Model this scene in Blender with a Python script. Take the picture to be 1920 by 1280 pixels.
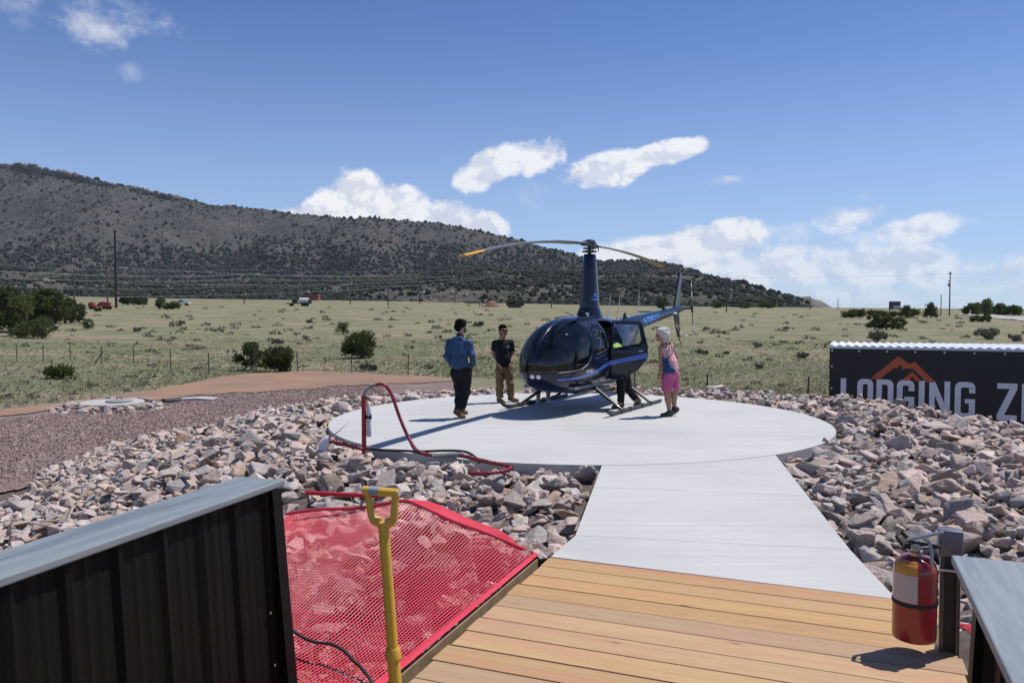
import bpy, bmesh, math, random
import numpy as np
from mathutils import Vector, Matrix
R = math.radians
random.seed(7); rng = np.random.default_rng(7)
scene = bpy.context.scene
for o in list(bpy.data.objects): bpy.data.objects.remove(o)
COL = scene.collection

# ---------------------------------------------------------------- camera
CAM_H, FPX, PITCH = 1.92, 1500.0, math.atan(60 / 1500.0)
cam = bpy.data.cameras.new('camera'); camo = bpy.data.objects.new('camera', cam); COL.objects.link(camo)
cam.sensor_width = 36.0; cam.lens = 36.0 * FPX / 1920.0
cam.clip_start = 0.05; cam.clip_end = 20000
camo.location = (0, 0, CAM_H); camo.rotation_euler = (math.pi / 2 - PITCH, 0, 0)
cam.dof.use_dof = True; cam.dof.focus_distance = 13.0; cam.dof.aperture_fstop = 7.1
scene.camera = camo
scene.render.resolution_x, scene.render.resolution_y = 1024, 682
scene.cycles.max_bounces = 6; scene.cycles.diffuse_bounces = 1; scene.cycles.glossy_bounces = 3; scene.cycles.transparent_max_bounces = 12

# ---------------------------------------------------------------- light
SUN_EL, SUN_AZ = R(63.0), math.atan2(0.90, 0.43)     # azimuth clockwise from +Y
sd = Vector((math.cos(SUN_EL) * math.sin(SUN_AZ), math.cos(SUN_EL) * math.cos(SUN_AZ), math.sin(SUN_EL)))
sun = bpy.data.lights.new('sun', 'SUN'); sun.energy = 5.0; sun.angle = R(0.53); sun.color = (1.0, 0.965, 0.915)
suno = bpy.data.objects.new('sun', sun); COL.objects.link(suno)
suno.rotation_euler = (-sd).to_track_quat('-Z', 'Y').to_euler(); suno.location = (30, 15, 60)
scene.view_settings.view_transform = 'Standard'; scene.view_settings.look = 'None'
scene.view_settings.exposure = 0.0; scene.view_settings.gamma = 1.0

def survey_dir(px, py):
    """viewing direction through a point of the 1920x1280 photograph (used for siting things on real ground)"""
    v = Vector(((px - 960) / FPX, 1.0, (640 - py) / FPX))
    c, s = math.cos(PITCH), math.sin(PITCH)
    return Vector((v.x, v.y * c + v.z * s, -v.y * s + v.z * c)).normalized()

# ---------------------------------------------------------------- node helpers
class NT:
    def __init__(s, tree): s.t = tree; s.n = tree.nodes; s.l = tree.links
    def node(s, typ, **kw):
        n = s.n.new(typ)
        for k, v in kw.items(): setattr(n, k, v)
        return n
    def put(s, sock, v):
        if isinstance(v, bpy.types.NodeSocket): s.l.new(v, sock)
        elif v is not None:
            if hasattr(sock.default_value, '__len__') and not hasattr(v, '__len__'): v = [v] * len(sock.default_value)
            if hasattr(sock.default_value, '__len__') and len(sock.default_value) == 4 and len(v) == 3: v = (*v, 1)
            sock.default_value = v
    def m(s, op, a, b=None, c=None, clamp=False):
        n = s.n.new('ShaderNodeMath'); n.operation = op; n.use_clamp = clamp
        s.put(n.inputs[0], a)
        if b is not None: s.put(n.inputs[1], b)
        if c is not None: s.put(n.inputs[2], c)
        return n.outputs[0]
    def mix(s, f, a, b, mode='MIX'):
        n = s.n.new('ShaderNodeMix'); n.data_type = 'RGBA'; n.blend_type = mode
        s.put(n.inputs[0], f); s.put(n.inputs[6], a); s.put(n.inputs[7], b)
        return n.outputs[2]
    def noise(s, vec, scale, detail=4, rough=0.55, dist=0.0, color=False, dims='3D'):
        n = s.n.new('ShaderNodeTexNoise'); n.noise_dimensions = dims
        if vec is not None: s.l.new(vec, n.inputs['Vector'])
        n.inputs['Scale'].default_value = scale; n.inputs['Detail'].default_value = detail
        n.inputs['Roughness'].default_value = rough; n.inputs['Distortion'].default_value = dist
        return n.outputs['Color' if color else 'Fac']
    def ramp(s, f, stops, interp='LINEAR'):
        n = s.n.new('ShaderNodeValToRGB'); n.color_ramp.interpolation = interp
        e = n.color_ramp.elements
        while len(e) < len(stops): e.new(0.5)
        for i, (p, c) in enumerate(stops):
            e[i].position = p
            e[i].color = (c, c, c, 1) if not hasattr(c, '__len__') else (*c, 1)[:4]
        s.put(n.inputs[0], f)
        return n.outputs[0]
    def ss(s, x, a, b):
        n = s.n.new('ShaderNodeMapRange'); n.interpolation_type = 'SMOOTHSTEP'
        s.put(n.inputs[0], x); n.inputs[1].default_value = a; n.inputs[2].default_value = b
        return n.outputs[0]
    def mapping(s, vec, scale=(1, 1, 1), rot=(0, 0, 0)):
        n = s.n.new('ShaderNodeMapping'); s.l.new(vec, n.inputs[0]); n.inputs['Scale'].default_value = scale; n.inputs['Rotation'].default_value = rot
        return n.outputs[0]

MATS = {}
def mat(name, color=(.5, .5, .5), rough=.6, metal=0.0, var=0.0, vscale=6.0, bump=0.0, bscale=40.0, spec=0.5, coat=0.0, objvar=0.0, color2=None, emit=None):
    """procedural Principled material: colour with noise variation, noise bump"""
    if name in MATS: return MATS[name]
    m = bpy.data.materials.new(name); m.use_nodes = True
    t = NT(m.node_tree); b = t.n['Principled BSDF']
    tc = t.node('ShaderNodeTexCoord').outputs['Object']
    b.inputs['Roughness'].default_value = rough; b.inputs['Metallic'].default_value = metal
    b.inputs['Specular IOR Level'].default_value = spec; b.inputs['Coat Weight'].default_value = coat
    b.inputs['Coat Roughness'].default_value = 0.03
    col = (*color, 1)
    c2 = color2 if color2 else tuple(min(1, c * (1 - var)) for c in color)
    if var or color2:
        f = t.noise(tc, vscale, 6, .6)
        col = t.mix(t.ss(f, .32, .68), color, c2)
    if objvar:
        oi = t.node('ShaderNodeObjectInfo').outputs['Random']
        k = t.m('MULTIPLY_ADD', oi, 2 * objvar, 1 - objvar)
        hs = t.node('ShaderNodeHueSaturation'); t.put(hs.inputs['Color'], col); t.l.new(k, hs.inputs['Value']); col = hs.outputs[0]
    t.put(b.inputs['Base Color'], col)
    if bump:
        bn = t.node('ShaderNodeBump'); bn.inputs['Strength'].default_value = bump; bn.inputs['Distance'].default_value = 0.01
        t.l.new(t.noise(tc, bscale, 5, .65), bn.inputs['Height']); t.l.new(bn.outputs[0], b.inputs['Normal'])
    if emit: b.inputs['Emission Color'].default_value = (*emit, 1); b.inputs['Emission Strength'].default_value = 1
    MATS[name] = m
    return m
def newmat(name):
    m = bpy.data.materials.new(name); m.use_nodes = True; MATS[name] = m
    t = NT(m.node_tree); return m, t, t.n['Principled BSDF']

# ---------------------------------------------------------------- world: sky and clouds
world = bpy.data.worlds.new('World'); world.cycles.sampling_method = 'NONE'; scene.world = world; world.use_nodes = True
t = NT(world.node_tree); bg = t.n['Background']; bg.inputs['Strength'].default_value = 0.100
sky = t.node('ShaderNodeTexSky', sky_type='NISHITA'); sky.sun_disc = False
sky.sun_elevation = SUN_EL; sky.sun_rotation = SUN_AZ; sky.altitude = 2000; sky.air_density = 1.0; sky.dust_density = 0.35; sky.ozone_density = 1.6
gen = t.node('ShaderNodeTexCoord').outputs['Generated']
sep = t.node('ShaderNodeSeparateXYZ'); t.l.new(gen, sep.inputs[0])
az = t.m('ARCTAN2', sep.outputs[0], sep.outputs[1]); el = t.m('ARCSINE', sep.outputs[2])
uv = t.node('ShaderNodeCombineXYZ'); t.l.new(az, uv.inputs[0]); t.l.new(t.m('MULTIPLY', el, 1.35), uv.inputs[1]); uv = uv.outputs[0]
aec = t.node('ShaderNodeCombineXYZ'); t.l.new(az, aec.inputs[0]); t.l.new(el, aec.inputs[1]); ae = aec.outputs[0]
def azel(px, py):
    d = survey_dir(px, py); return math.atan2(d.x, d.y), math.asin(d.z)
n1 = t.noise(uv, 18, 8, .62, .1, dims='2D'); n2 = t.noise(uv, 75, 4, .6, dims='2D')
nn = t.m('ADD', t.m('MULTIPLY', t.m('SUBTRACT', n1, .5), 1.0), t.m('MULTIPLY', t.m('SUBTRACT', n2, .5), .26))
sh = t.node('ShaderNodeVectorMath', operation='ADD'); t.l.new(uv, sh.inputs[0]); sh.inputs[1].default_value = (.010, .016, 0)
n1s = t.noise(sh.outputs[0], 18, 5, .60, .1, dims='2D')
# cumulus: centre px, half size px, rotation deg, opacity, noise weight
CL = [(190, 36, 108, 42, 6, .62, 2.2), (240, 134, 26, 17, 0, .32, 2.2), (35, 16, 45, 14, 5, .25, 2.0), (45, 47, 22, 14, 20, .2, 2.0),
      (672, 366, 62, 48, -4, 1.0, 1.3), (610, 395, 62, 34, -30, 1.0, 1.3), (740, 390, 115, 44, 14, .97, 1.3), (850, 410, 100, 32, 12, .9, 1.4), (690, 425, 160, 40, 5, 1, .9),
      (990, 296, 76, 34, -8, .92, 1.4), (912, 316, 72, 34, -22, .9, 1.3), (1000, 368, 38, 26, 10, .55, 2.4),
      (1250, 286, 90, 22, -9, .92, 1.3), (1140, 318, 88, 34, -10, .92, 1.2), (1364, 339, 44, 11, 0, .6, 1.8), (1620, 370, 16, 9, 0, .3, 2), (1660, 560, 8, 4, 0, 0, 1),
      (1580, 414, 70, 27, -8, .75, 1.6), (1510, 432, 120, 24, -5, .6, 1.9), (1715, 428, 80, 24, -6, .8, 1.5), (1640, 446, 110, 20, -4, .65, 2), 
      (1335, 452, 115, 36, -8, .9, 1.3), (1250, 478, 150, 40, 0, .92, 1.2), (1430, 500, 240, 44, 0, .74, 1.5), (1640, 500, 260, 40, 3, .66, 1.7), (1800, 530, 300, 48, 0, .6, 1.6), (1500, 552, 360, 36, 0, .62, .8)]
dens = None; 
for (px, py, rx, ry, rot, op, nw) in CL:
    if op == 0: continue
    a0, e0 = azel(px, py)
    mp = t.node('ShaderNodeMapping', vector_type='TEXTURE'); t.l.new(ae, mp.inputs[0]); mp.inputs[1].default_value = (a0, e0, 0); mp.inputs[2].default_value = (0, 0, R(-rot)); mp.inputs[3].default_value = (rx / FPX / .92, ry / FPX / .92, 1)
    dp = t.node('ShaderNodeVectorMath', operation='DOT_PRODUCT'); t.l.new(mp.outputs[0], dp.inputs[0]); t.l.new(mp.outputs[0], dp.inputs[1]); rr = dp.outputs['Value']
    q = t.m('SUBTRACT', t.m('MULTIPLY_ADD', nn, nw * 1.5, 1.0), rr)
    d = t.m('MULTIPLY', t.ss(q, .04 if op > .85 else -.05, .62 if op > .85 else .95 if op > .65 else 1.9), op)
    dens = d if dens is None else t.m('MAXIMUM', dens, d)
# fair-weather cumulus over the rest of the sky, thinning towards the zenith
band = t.m('MULTIPLY', t.ss(t.noise(uv, 4.0, 5, .58, .2, dims='2D'), .56, .68), t.m('MULTIPLY', t.ss(t.m('ABSOLUTE', az), .70, .95), t.ss(el, 1.2, .25)))
dens = t.m('MAXIMUM', dens, t.m('MULTIPLY', band, .5))
shade = t.ss(t.m('SUBTRACT', n1s, n1), -.06, .11)
ccol = t.mix(shade, (9.6, 9.6, 9.8), (6.9, 7.3, 8.4))
# photograph's sky is a little paler towards the horizon: real aerosol haze low in the sky
skyc = t.mix(t.m('MULTIPLY', t.ss(el, .36, -.02), .52), t.mix(1.0, sky.outputs[0], (.68, .85, 1.18), 'MULTIPLY'), (5.4, 7.0, 9.0))
t.put(bg.inputs['Color'], t.mix(dens, skyc, ccol))

# ---------------------------------------------------------------- mesh helpers
def tag(o, label=None, cat=None, group=None, kind=None):
    if label: o['label'] = label
    if cat: o['category'] = cat
    if group: o['group'] = group
    if kind: o['kind'] = kind
    return o
def mesh_obj(name, verts, faces, m=None, parent=None, smooth=False, loc=None):
    me = bpy.data.meshes.new(name)
    if isinstance(verts, np.ndarray) and isinstance(faces, np.ndarray):
        me.from_pydata(verts.tolist(), [], faces.tolist())
    else: me.from_pydata([tuple(v) for v in verts], [], [tuple(f) for f in faces])
    me.update()
    if smooth: me.polygons.foreach_set('use_smooth', [True] * len(me.polygons))
    o = bpy.data.objects.new(name, me); COL.objects.link(o)
    if m is not None:
        for mm in (m if isinstance(m, list) else [m]): me.materials.append(mm)
    if parent is not None: o.parent = parent
    if loc is not None: o.location = loc
    return o
def empty(name, loc=(0, 0, 0), rz=0.0, **kw):
    o = bpy.data.objects.new(name, None); COL.objects.link(o); o.location = loc; o.rotation_euler = (0, 0, rz); o.empty_display_size = .2
    return tag(o, **kw)

class MB:
    """collects simple solids into one mesh"""
    def __init__(s): s.v = []; s.f = []; s.mi = []
    def add(s, V, F, mi=0):
        b = len(s.v); s.v += [tuple(p) for p in V]; s.f += [tuple(i + b for i in f) for f in F]; s.mi += [mi] * len(F); return s
    def box(s, c, d, rot=None, bev=0.0, mi=0):
        x, y, z = d[0] / 2, d[1] / 2, d[2] / 2
        if bev <= 0:
            V = [(sx * x, sy * y, sz * z) for sz in (-1, 1) for sy in (-1, 1) for sx in (-1, 1)]
            F = [(0, 2, 3, 1), (4, 5, 7, 6), (0, 1, 5, 4), (2, 6, 7, 3), (0, 4, 6, 2), (1, 3, 7, 5)]
        else:
            bm = bmesh.new(); bmesh.ops.create_cube(bm, size=1)
            for v in bm.verts: v.co = Vector((v.co.x * d[0], v.co.y * d[1], v.co.z * d[2]))
            bmesh.ops.bevel(bm, geom=bm.edges[:], offset=bev, segments=2, affect='EDGES', profile=.5)
            bm.verts.index_update(); V = [v.co.copy() for v in bm.verts]; F = [[v.index for v in f.verts] for f in bm.faces]; bm.free()
        M = (rot.to_4x4() if rot is not None else Matrix.Identity(4)); c = Vector(c)
        return s.add([M @ Vector(p) + c for p in V], F, mi)
    def tube(s, pts, rad, n=8, cap=True, mi=0, flat=1.0):
        P = [Vector(p) for p in pts]; k = len(P)
        rad = rad if hasattr(rad, '__len__') else [rad] * k
        V = []; up = Vector((0, 0, 1)); last = None
        for i in range(k):
            d = (P[min(i + 1, k - 1)] - P[max(i - 1, 0)])
            d = d.normalized() if d.length > 1e-9 else Vector((0, 0, 1))
            if last is None:
                a = d.cross(up)
                if a.length < .05: a = d.cross(Vector((1, 0, 0)))
                a.normalize()
            else:
                a = (last - d * last.dot(d))
                a = a.normalized() if a.length > 1e-6 else d.orthogonal().normalized()
            last = a; b = d.cross(a)
            for j in range(n):
                w = 2 * math.pi * j / n
                V.append(P[i] + a * (math.cos(w) * rad[i]) + b * (math.sin(w) * rad[i] * flat))
        F = [(i * n + j, i * n + (j + 1) % n, (i + 1) * n + (j + 1) % n, (i + 1) * n + j) for i in range(k - 1) for j in range(n)]
        if cap: F += [tuple(range(n - 1, -1, -1)), tuple((k - 1) * n + j for j in range(n))]
        return s.add(V, F, mi)
    def lathe(s, prof, c=(0, 0, 0), n=24, M=None, mi=0):
        c = Vector(c); V = []; F = []
        for (r, z) in prof:
            for j in range(n):
                w = 2 * math.pi * j / n; p = Vector((r * math.cos(w), r * math.sin(w), z))
                V.append((M @ p if M is not None else p) + c)
        k = len(prof)
        F = [(i * n + j, i * n + (j + 1) % n, (i + 1) * n + (j + 1) % n, (i + 1) * n + j) for i in range(k - 1) for j in range(n)]
        F += [tuple(range(n - 1, -1, -1)), tuple((k - 1) * n + j for j in range(n))]
        return s.add(V, F, mi)
    def prism(s, poly, y0, y1, M=None, mi=0):
        """poly of (x,z) extruded along y"""
        n = len(poly); V = [Vector((p[0], y, p[1])) for y in (y0, y1) for p in poly]
        if M is not None: V = [M @ v for v in V]
        F = [tuple(range(n)), tuple(range(2 * n - 1, n - 1, -1))] + [(i, i + n, (i + 1) % n + n, (i + 1) % n) for i in range(n)]
        return s.add(V, F, mi)
    def build(s, name, m, parent=None, smooth=False, loc=None, sharp=None):
        o = mesh_obj(name, s.v, s.f, m, parent, smooth, loc)
        bm = bmesh.new(); bm.from_mesh(o.data); bmesh.ops.recalc_face_normals(bm, faces=bm.faces); bm.to_mesh(o.data); bm.free()
        if any(s.mi): o.data.polygons.foreach_set('material_index', s.mi)
        if smooth:
            o.data.polygons.foreach_set('use_smooth', [True] * len(o.data.polygons))
            o.data.set_sharp_from_angle(angle=R(sharp if sharp else 40))
        return o

def spline(ctrl, n):
    """Catmull-Rom through control rows"""
    C = np.array(ctrl, float); k = len(C); out = []
    for q in np.linspace(0, k - 1, n):
        i = min(int(q), k - 2); u = q - i
        p0, p1, p2, p3 = C[max(i - 1, 0)], C[i], C[i + 1], C[min(i + 2, k - 1)]
        out.append(.5 * ((2 * p1) + (-p0 + p2) * u + (2 * p0 - 5 * p1 + 4 * p2 - p3) * u * u + (-p0 + 3 * p1 - 3 * p2 + p3) * u ** 3))
    return np.array(out)

# ---------------------------------------------------------------- the lie of the land
def smooth01(x, a, b):
    u = np.clip((x - a) / (b - a), 0, 1); return u * u * (3 - 2 * u)
def vnoise(x, y, seed=0):
    x = np.asarray(x, float); y = np.asarray(y, float)
    xi = np.floor(x).astype(np.int64); yi = np.floor(y).astype(np.int64); fx = x - xi; fy = y - yi
    def h(i, j):
        n = (i * 374761393 + j * 668265263 + seed * 1442695041) & 0x7fffffff
        n = ((n ^ (n >> 13)) * 1274126177) & 0x7fffffff
        return ((n ^ (n >> 16)) & 0xffff) / 65535.0
    u = fx * fx * (3 - 2 * fx); v = fy * fy * (3 - 2 * fy)
    return (h(xi, yi) * (1 - u) + h(xi + 1, yi) * u) * (1 - v) + (h(xi, yi + 1) * (1 - u) + h(xi + 1, yi + 1) * u) * v - .5
def fbm(x, y, seed=0, o=4):
    r = 0; a = 1.0
    for i in range(o): r = r + a * vnoise(np.asarray(x) * 2 ** i + 17.3 * i, np.asarray(y) * 2 ** i - 9.1 * i, seed + i); a *= .5
    return r
PADC, PADR = (1.13, 14.09), 4.27
TH = np.array([-200, -180, -160, -120, -75, -60, -30, 0, 30, 60, 90, 115, 135, 150, 165, 180, 200.])
FLAT = np.array([1.0, 1.0, 1.0, 1.2, 2.0, 3.0, 3.6, 3.6, 3.3, 2.2, 1.5, 1.3, 1.0, .9, .9, 1.0, 1.0])
ENDD = np.array([5.8, 6.0, 5.8, 6.0, 6.5, 7.0, 7.2, 6.8, 6.0, 5.0, 4.5, 6.5, 9.0, 8.8, 7.4, 6.0, 5.8])
def mound_dist(x, y):
    d1 = np.hypot(x - PADC[0], y - PADC[1]) - PADR
    ax, ay, bx, by = 2.0, 10.0, 0.2, -6.0
    u = np.clip(((x - ax) * (bx - ax) + (y - ay) * (by - ay)) / ((bx - ax) ** 2 + (by - ay) ** 2), 0, 1)
    d2 = np.hypot(x - ax - u * (bx - ax), y - ay - u * (by - ay)) - 1.25
    return np.minimum(d1, d2)
def mound_zone(x, y):
    th = np.degrees(np.arctan2(y - PADC[1], x - PADC[0]))
    return np.interp(th, TH, FLAT), np.interp(th, TH, ENDD)
DECK_E = np.array((-.370, -.929)); DECK_N = np.array((-.929, .370)); NETF = np.array((.184, 6.13))
def H(x, y):
    x = np.asarray(x, float); y = np.asarray(y, float)
    r = np.hypot(x, y); azd = np.degrees(np.arctan2(x, np.maximum(y, 1)))
    k = np.interp(azd, [-40, -20, 0, 15, 30, 45], [8.5, 7.6, 6.0, 4.0, 2.6, 2.6])
    fld = -1.5 + k * np.clip((r - 55) / 350, 0, 1.25) ** 1.05 + .22 * fbm(x / 17, y / 17, 3) * np.clip((r - 22) / 20, 0, 1) + 1.2 * fbm(x / 140, y / 140, 5) * np.clip((r - 90) / 150, 0, 1)
    d = mound_dist(x, y); fl, en = mound_zone(x, y)
    m = smooth01(d, fl * .75, en)
    z = (-.17) * (1 - m) + fld * m
    # pit under the red netting beside the deck
    rx, ry = x - NETF[0], y - NETF[1]; s_ = rx * DECK_E[0] + ry * DECK_E[1]; t_ = rx * DECK_N[0] + ry * DECK_N[1]
    pit = smooth01(t_, -.45, .05) * (1 - smooth01(t_, .9, 2.2)) * smooth01(s_, .0, .9)
    deckdip = smooth01(-d, .0, .25) * (1 - smooth01(y, 9.0, 9.6))
    return z - .55 * pit - .25 * deckdip
def ground_at(px, py, far=3000.0):
    d = survey_dir(px, py); tt = np.concatenate([np.linspace(2, 60, 900), np.geomspace(60, far, 1500)])
    X, Y, Z = d.x * tt, d.y * tt, CAM_H + d.z * tt
    below = np.nonzero(Z < H(X, Y))[0]
    i = below[0] if len(below) else len(tt) - 1
    return Vector((X[i], Y[i], float(H(X[i], Y[i]))))
def to_px(x, y, z):
    """where a world point falls in the photograph (for choosing what is in view)"""
    c, s = math.cos(PITCH), math.sin(PITCH); zz = np.asarray(z) - CAM_H
    yy = y * c - zz * s; vz = y * s + zz * c
    return 960 + FPX * x / yy, 640 - FPX * vz / yy
# ---------------------------------------------------------------- ground materials
m, t, b = newmat('grassland')
pos = t.node('ShaderNodeNewGeometry').outputs['Position']
na = t.noise(pos, .11, 6, .6, .3); nb = t.noise(t.mapping(pos, (1, .45, 1)), .9, 6, .65); nc = t.noise(pos, 9, 4, .7)
c = t.mix(t.ss(nb, .35, .65), (.142, .156, .078), (.195, .190, .112))
c = t.mix(t.m('MULTIPLY', t.ss(na, .43, .60), .9), c, (.255, .215, .148))
c = t.mix(t.m('MULTIPLY', t.ss(t.noise(t.mapping(pos, (.5, 1, 1)), .16, 5, .6), .56, .68), .7), c, (.30, .235, .19))
c = t.mix(t.m('MULTIPLY', t.ss(t.noise(t.mapping(pos, (.35, 1, 1)), .22, 6, .65, .6), .50, .64), .75), c, (.135, .152, .078))
c = t.mix(t.m('MULTIPLY', t.ss(t.noise(pos, .35, 5, .7), .58, .7), .8), c, (.29, .235, .178))
c = t.mix(t.m('MULTIPLY', t.ss(nc, .48, .75), .4), c, (.125, .130, .07))
t.put(b.inputs['Base Color'], c); b.inputs['Roughness'].default_value = .95; b.inputs['Specular IOR Level'].default_value = .1
bp = t.node('ShaderNodeBump'); bp.inputs['Strength'].default_value = .9; bp.inputs['Distance'].default_value = .12
t.l.new(t.noise(pos, 5, 6, .7), bp.inputs['Height']); t.l.new(bp.outputs[0], b.inputs['Normal'])

m, t, b = newmat('gravel')
pos = t.node('ShaderNodeNewGeometry').outputs['Position']
vo = t.node('ShaderNodeTexVoronoi'); t.l.new(pos, vo.inputs['Vector']); vo.inputs['Scale'].default_value = 22
hv = t.node('ShaderNodeSeparateColor'); t.l.new(vo.outputs['Color'], hv.inputs[0])
c = t.ramp(hv.outputs[0], [(0, (.075, .046, .041)), (.35, (.185, .12, .105)), (.7, (.27, .185, .16)), (1, (.18, .15, .14))])
c = t.mix(t.m('MULTIPLY', t.ss(t.noise(pos, .6, 4), .5, .7), .5), c, (.22, .19, .185))
t.put(b.inputs['Base Color'], c); b.inputs['Roughness'].default_value = .9
bp = t.node('ShaderNodeBump'); bp.inputs['Strength'].default_value = 1; bp.inputs['Distance'].default_value = .03; bp.invert = True
t.l.new(vo.outputs['Distance'], bp.inputs['Height']); t.l.new(bp.outputs[0], b.inputs['Normal'])

m, t, b = newmat('dirt')
pos = t.node('ShaderNodeNewGeometry').outputs['Position']
c = t.mix(t.ss(t.noise(pos, .5, 6, .65), .35, .65), (.30, .185, .125), (.235, .155, .115))
c = t.mix(t.m('MULTIPLY', t.ss(t.noise(pos, 14, 3, .7), .55, .75), .6), c, (.17, .13, .115))
t.put(b.inputs['Base Color'], c); b.inputs['Roughness'].default_value = .95; b.inputs['Specular IOR Level'].default_value = .15
bp = t.node('ShaderNodeBump'); bp.inputs['Strength'].default_value = .6; bp.inputs['Distance'].default_value = .04
t.l.new(t.noise(pos, 11, 5, .7), bp.inputs['Height']); t.l.new(bp.outputs[0], b.inputs['Normal'])

m, t, b = newmat('concrete')
pos = t.node('ShaderNodeTexCoord').outputs['Object']
br = t.noise(t.mapping(pos, (.16, 5.5, 1), (0, 0, R(4))), 2.0, 7, .62, .3); bl = t.noise(pos, .45, 5, .6); sp = t.noise(pos, 60, 3, .6)
c = t.mix(t.ss(br, .36, .64), (.475, .468, .455), (.435, .428, .416))
c = t.mix(t.m('MULTIPLY', t.ss(bl, .40, .68), .7), c, (.385, .38, .372))
c = t.mix(t.m('MULTIPLY', t.ss(sp, .6, .8), .25), c, (.40, .395, .39))
st = t.ss(t.noise(pos, .8, 6, .7, .8), .60, .72)
c = t.mix(t.m('MULTIPLY', st, .35), c, (.35, .335, .32))
sc_ = t.ss(t.noise(t.mapping(pos, (7, 1.2, 1), (0, 0, .6)), 1.6, 6, .7, 1.5), .63, .70); c = t.mix(t.m('MULTIPLY', sc_, .22), c, (.33, .32, .31))
t.put(b.inputs['Base Color'], c); b.inputs['Roughness'].default_value = .8
bp = t.node('ShaderNodeBump'); bp.inputs['Strength'].default_value = .35; bp.inputs['Distance'].default_value = .004
t.l.new(t.m('ADD', br, t.m('MULTIPLY', sp, .5)), bp.inputs['Height']); t.l.new(bp.outputs[0], b.inputs['Normal'])

m, t, b = newmat('rock')
oi = t.node('ShaderNodeObjectInfo').outputs['Random']; at = t.node('ShaderNodeAttribute', attribute_name='rk').outputs['Fac']
rv = t.m('FRACT', t.m('ADD', oi, at)); rv2 = t.m('FRACT', t.m('MULTIPLY', rv, 7.31)); rv3 = t.m('FRACT', t.m('MULTIPLY', rv, 23.7))
tc = t.node('ShaderNodeTexCoord').outputs['Object']
off = t.node('ShaderNodeVectorMath', operation='ADD'); t.l.new(tc, off.inputs[0])
cb = t.node('ShaderNodeCombineXYZ'); t.l.new(t.m('MULTIPLY', rv, 90), cb.inputs[0]); t.l.new(t.m('MULTIPLY', rv2, 50), cb.inputs[1]); t.l.new(cb.outputs[0], off.inputs[1]); tc = off.outputs[0]
base = t.ramp(rv, [(0, (.44, .395, .385)), (.16, (.46, .37, .335)), (.30, (.33, .32, .325)), (.44, (.55, .44, .415)), (.58, (.40, .365, .33)), (.70, (.27, .20, .175)), (.80, (.58, .51, .485)), (.90, (.44, .335, .26)), (.965, (.30, .295, .30)), (1, (.55, .52, .51))], 'CONSTANT')
pat = t.ss(t.noise(tc, 5, 6, .65, .5), .45, .62)
c = t.mix(t.m('MULTIPLY', pat, .75), base, t.ramp(rv2, [(0, (.54, .42, .385)), (.3, (.29, .275, .275)), (.55, (.62, .55, .525)), (.8, (.47, .32, .18)), (.9, (.29, .20, .185))], 'CONSTANT'))
st = t.m('MULTIPLY', t.ss(t.noise(tc, 8, 4, .6, 1.2), .60, .70), t.m('GREATER_THAN', rv3, .62))
c = t.mix(t.m('MULTIPLY', st, .7), c, (.44, .29, .13))
fine = t.noise(tc, 55, 4, .7)
c = t.mix(t.m('MULTIPLY', t.ss(fine, .5, .72), .45), c, (.16, .14, .14))
c = t.mix(t.m('MULTIPLY', t.ss(fine, .5, .28), .35), c, (.68, .62, .60))
t.put(b.inputs['Base Color'], t.mix(1.0, c, (.985, .94, .895), 'MULTIPLY')); b.inputs['Roughness'].default_value = .85; b.inputs['Specular IOR Level'].default_value = .3
bp = t.node('ShaderNodeBump'); bp.inputs['Strength'].default_value = .75; bp.inputs['Distance'].default_value = .03
t.l.new(t.m('ADD', t.noise(tc, 9, 6, .7), t.m('MULTIPLY', t.noise(t.mapping(tc, (4, 4, 14), (.5, .3, .2)), 3, 5, .7), .6)), bp.inputs['Height']); t.l.new(bp.outputs[0], b.inputs['Normal'])

def attr_mat(name, c1, c2, c3, rough=.9, trans=0.0):
    """colour chosen per blade / leaf clump by the mesh attribute 'rk'"""
    m, t, b = newmat(name)
    at = t.node('ShaderNodeAttribute', attribute_name='rk').outputs['Fac']; oi = t.node('ShaderNodeObjectInfo').outputs['Random']
    c = t.ramp(at, [(0, c1), (.5, c2), (1, c3)])
    k = t.m('MULTIPLY_ADD', oi, .36, .82)
    hs = t.node('ShaderNodeHueSaturation'); t.l.new(c, hs.inputs['Color']); t.l.new(k, hs.inputs['Value'])
    t.l.new(hs.outputs[0], b.inputs['Base Color']); b.inputs['Roughness'].default_value = rough; b.inputs['Specular IOR Level'].default_value = .2
    if trans:
        tr = t.node('ShaderNodeBsdfTranslucent'); t.l.new(hs.outputs[0], tr.inputs[0])
        mx = t.node('ShaderNodeMixShader'); mx.inputs[0].default_value = trans
        t.l.new(b.outputs[0], mx.inputs[1]); t.l.new(tr.outputs[0], mx.inputs[2]); t.l.new(mx.outputs[0], t.n['Material Output'].inputs[0])
    return m
def set_rk(o, vals):
    a = o.data.attributes.new('rk', 'FLOAT', 'FACE'); a.data.foreach_set('value', np.asarray(vals, np.float32))

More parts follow.
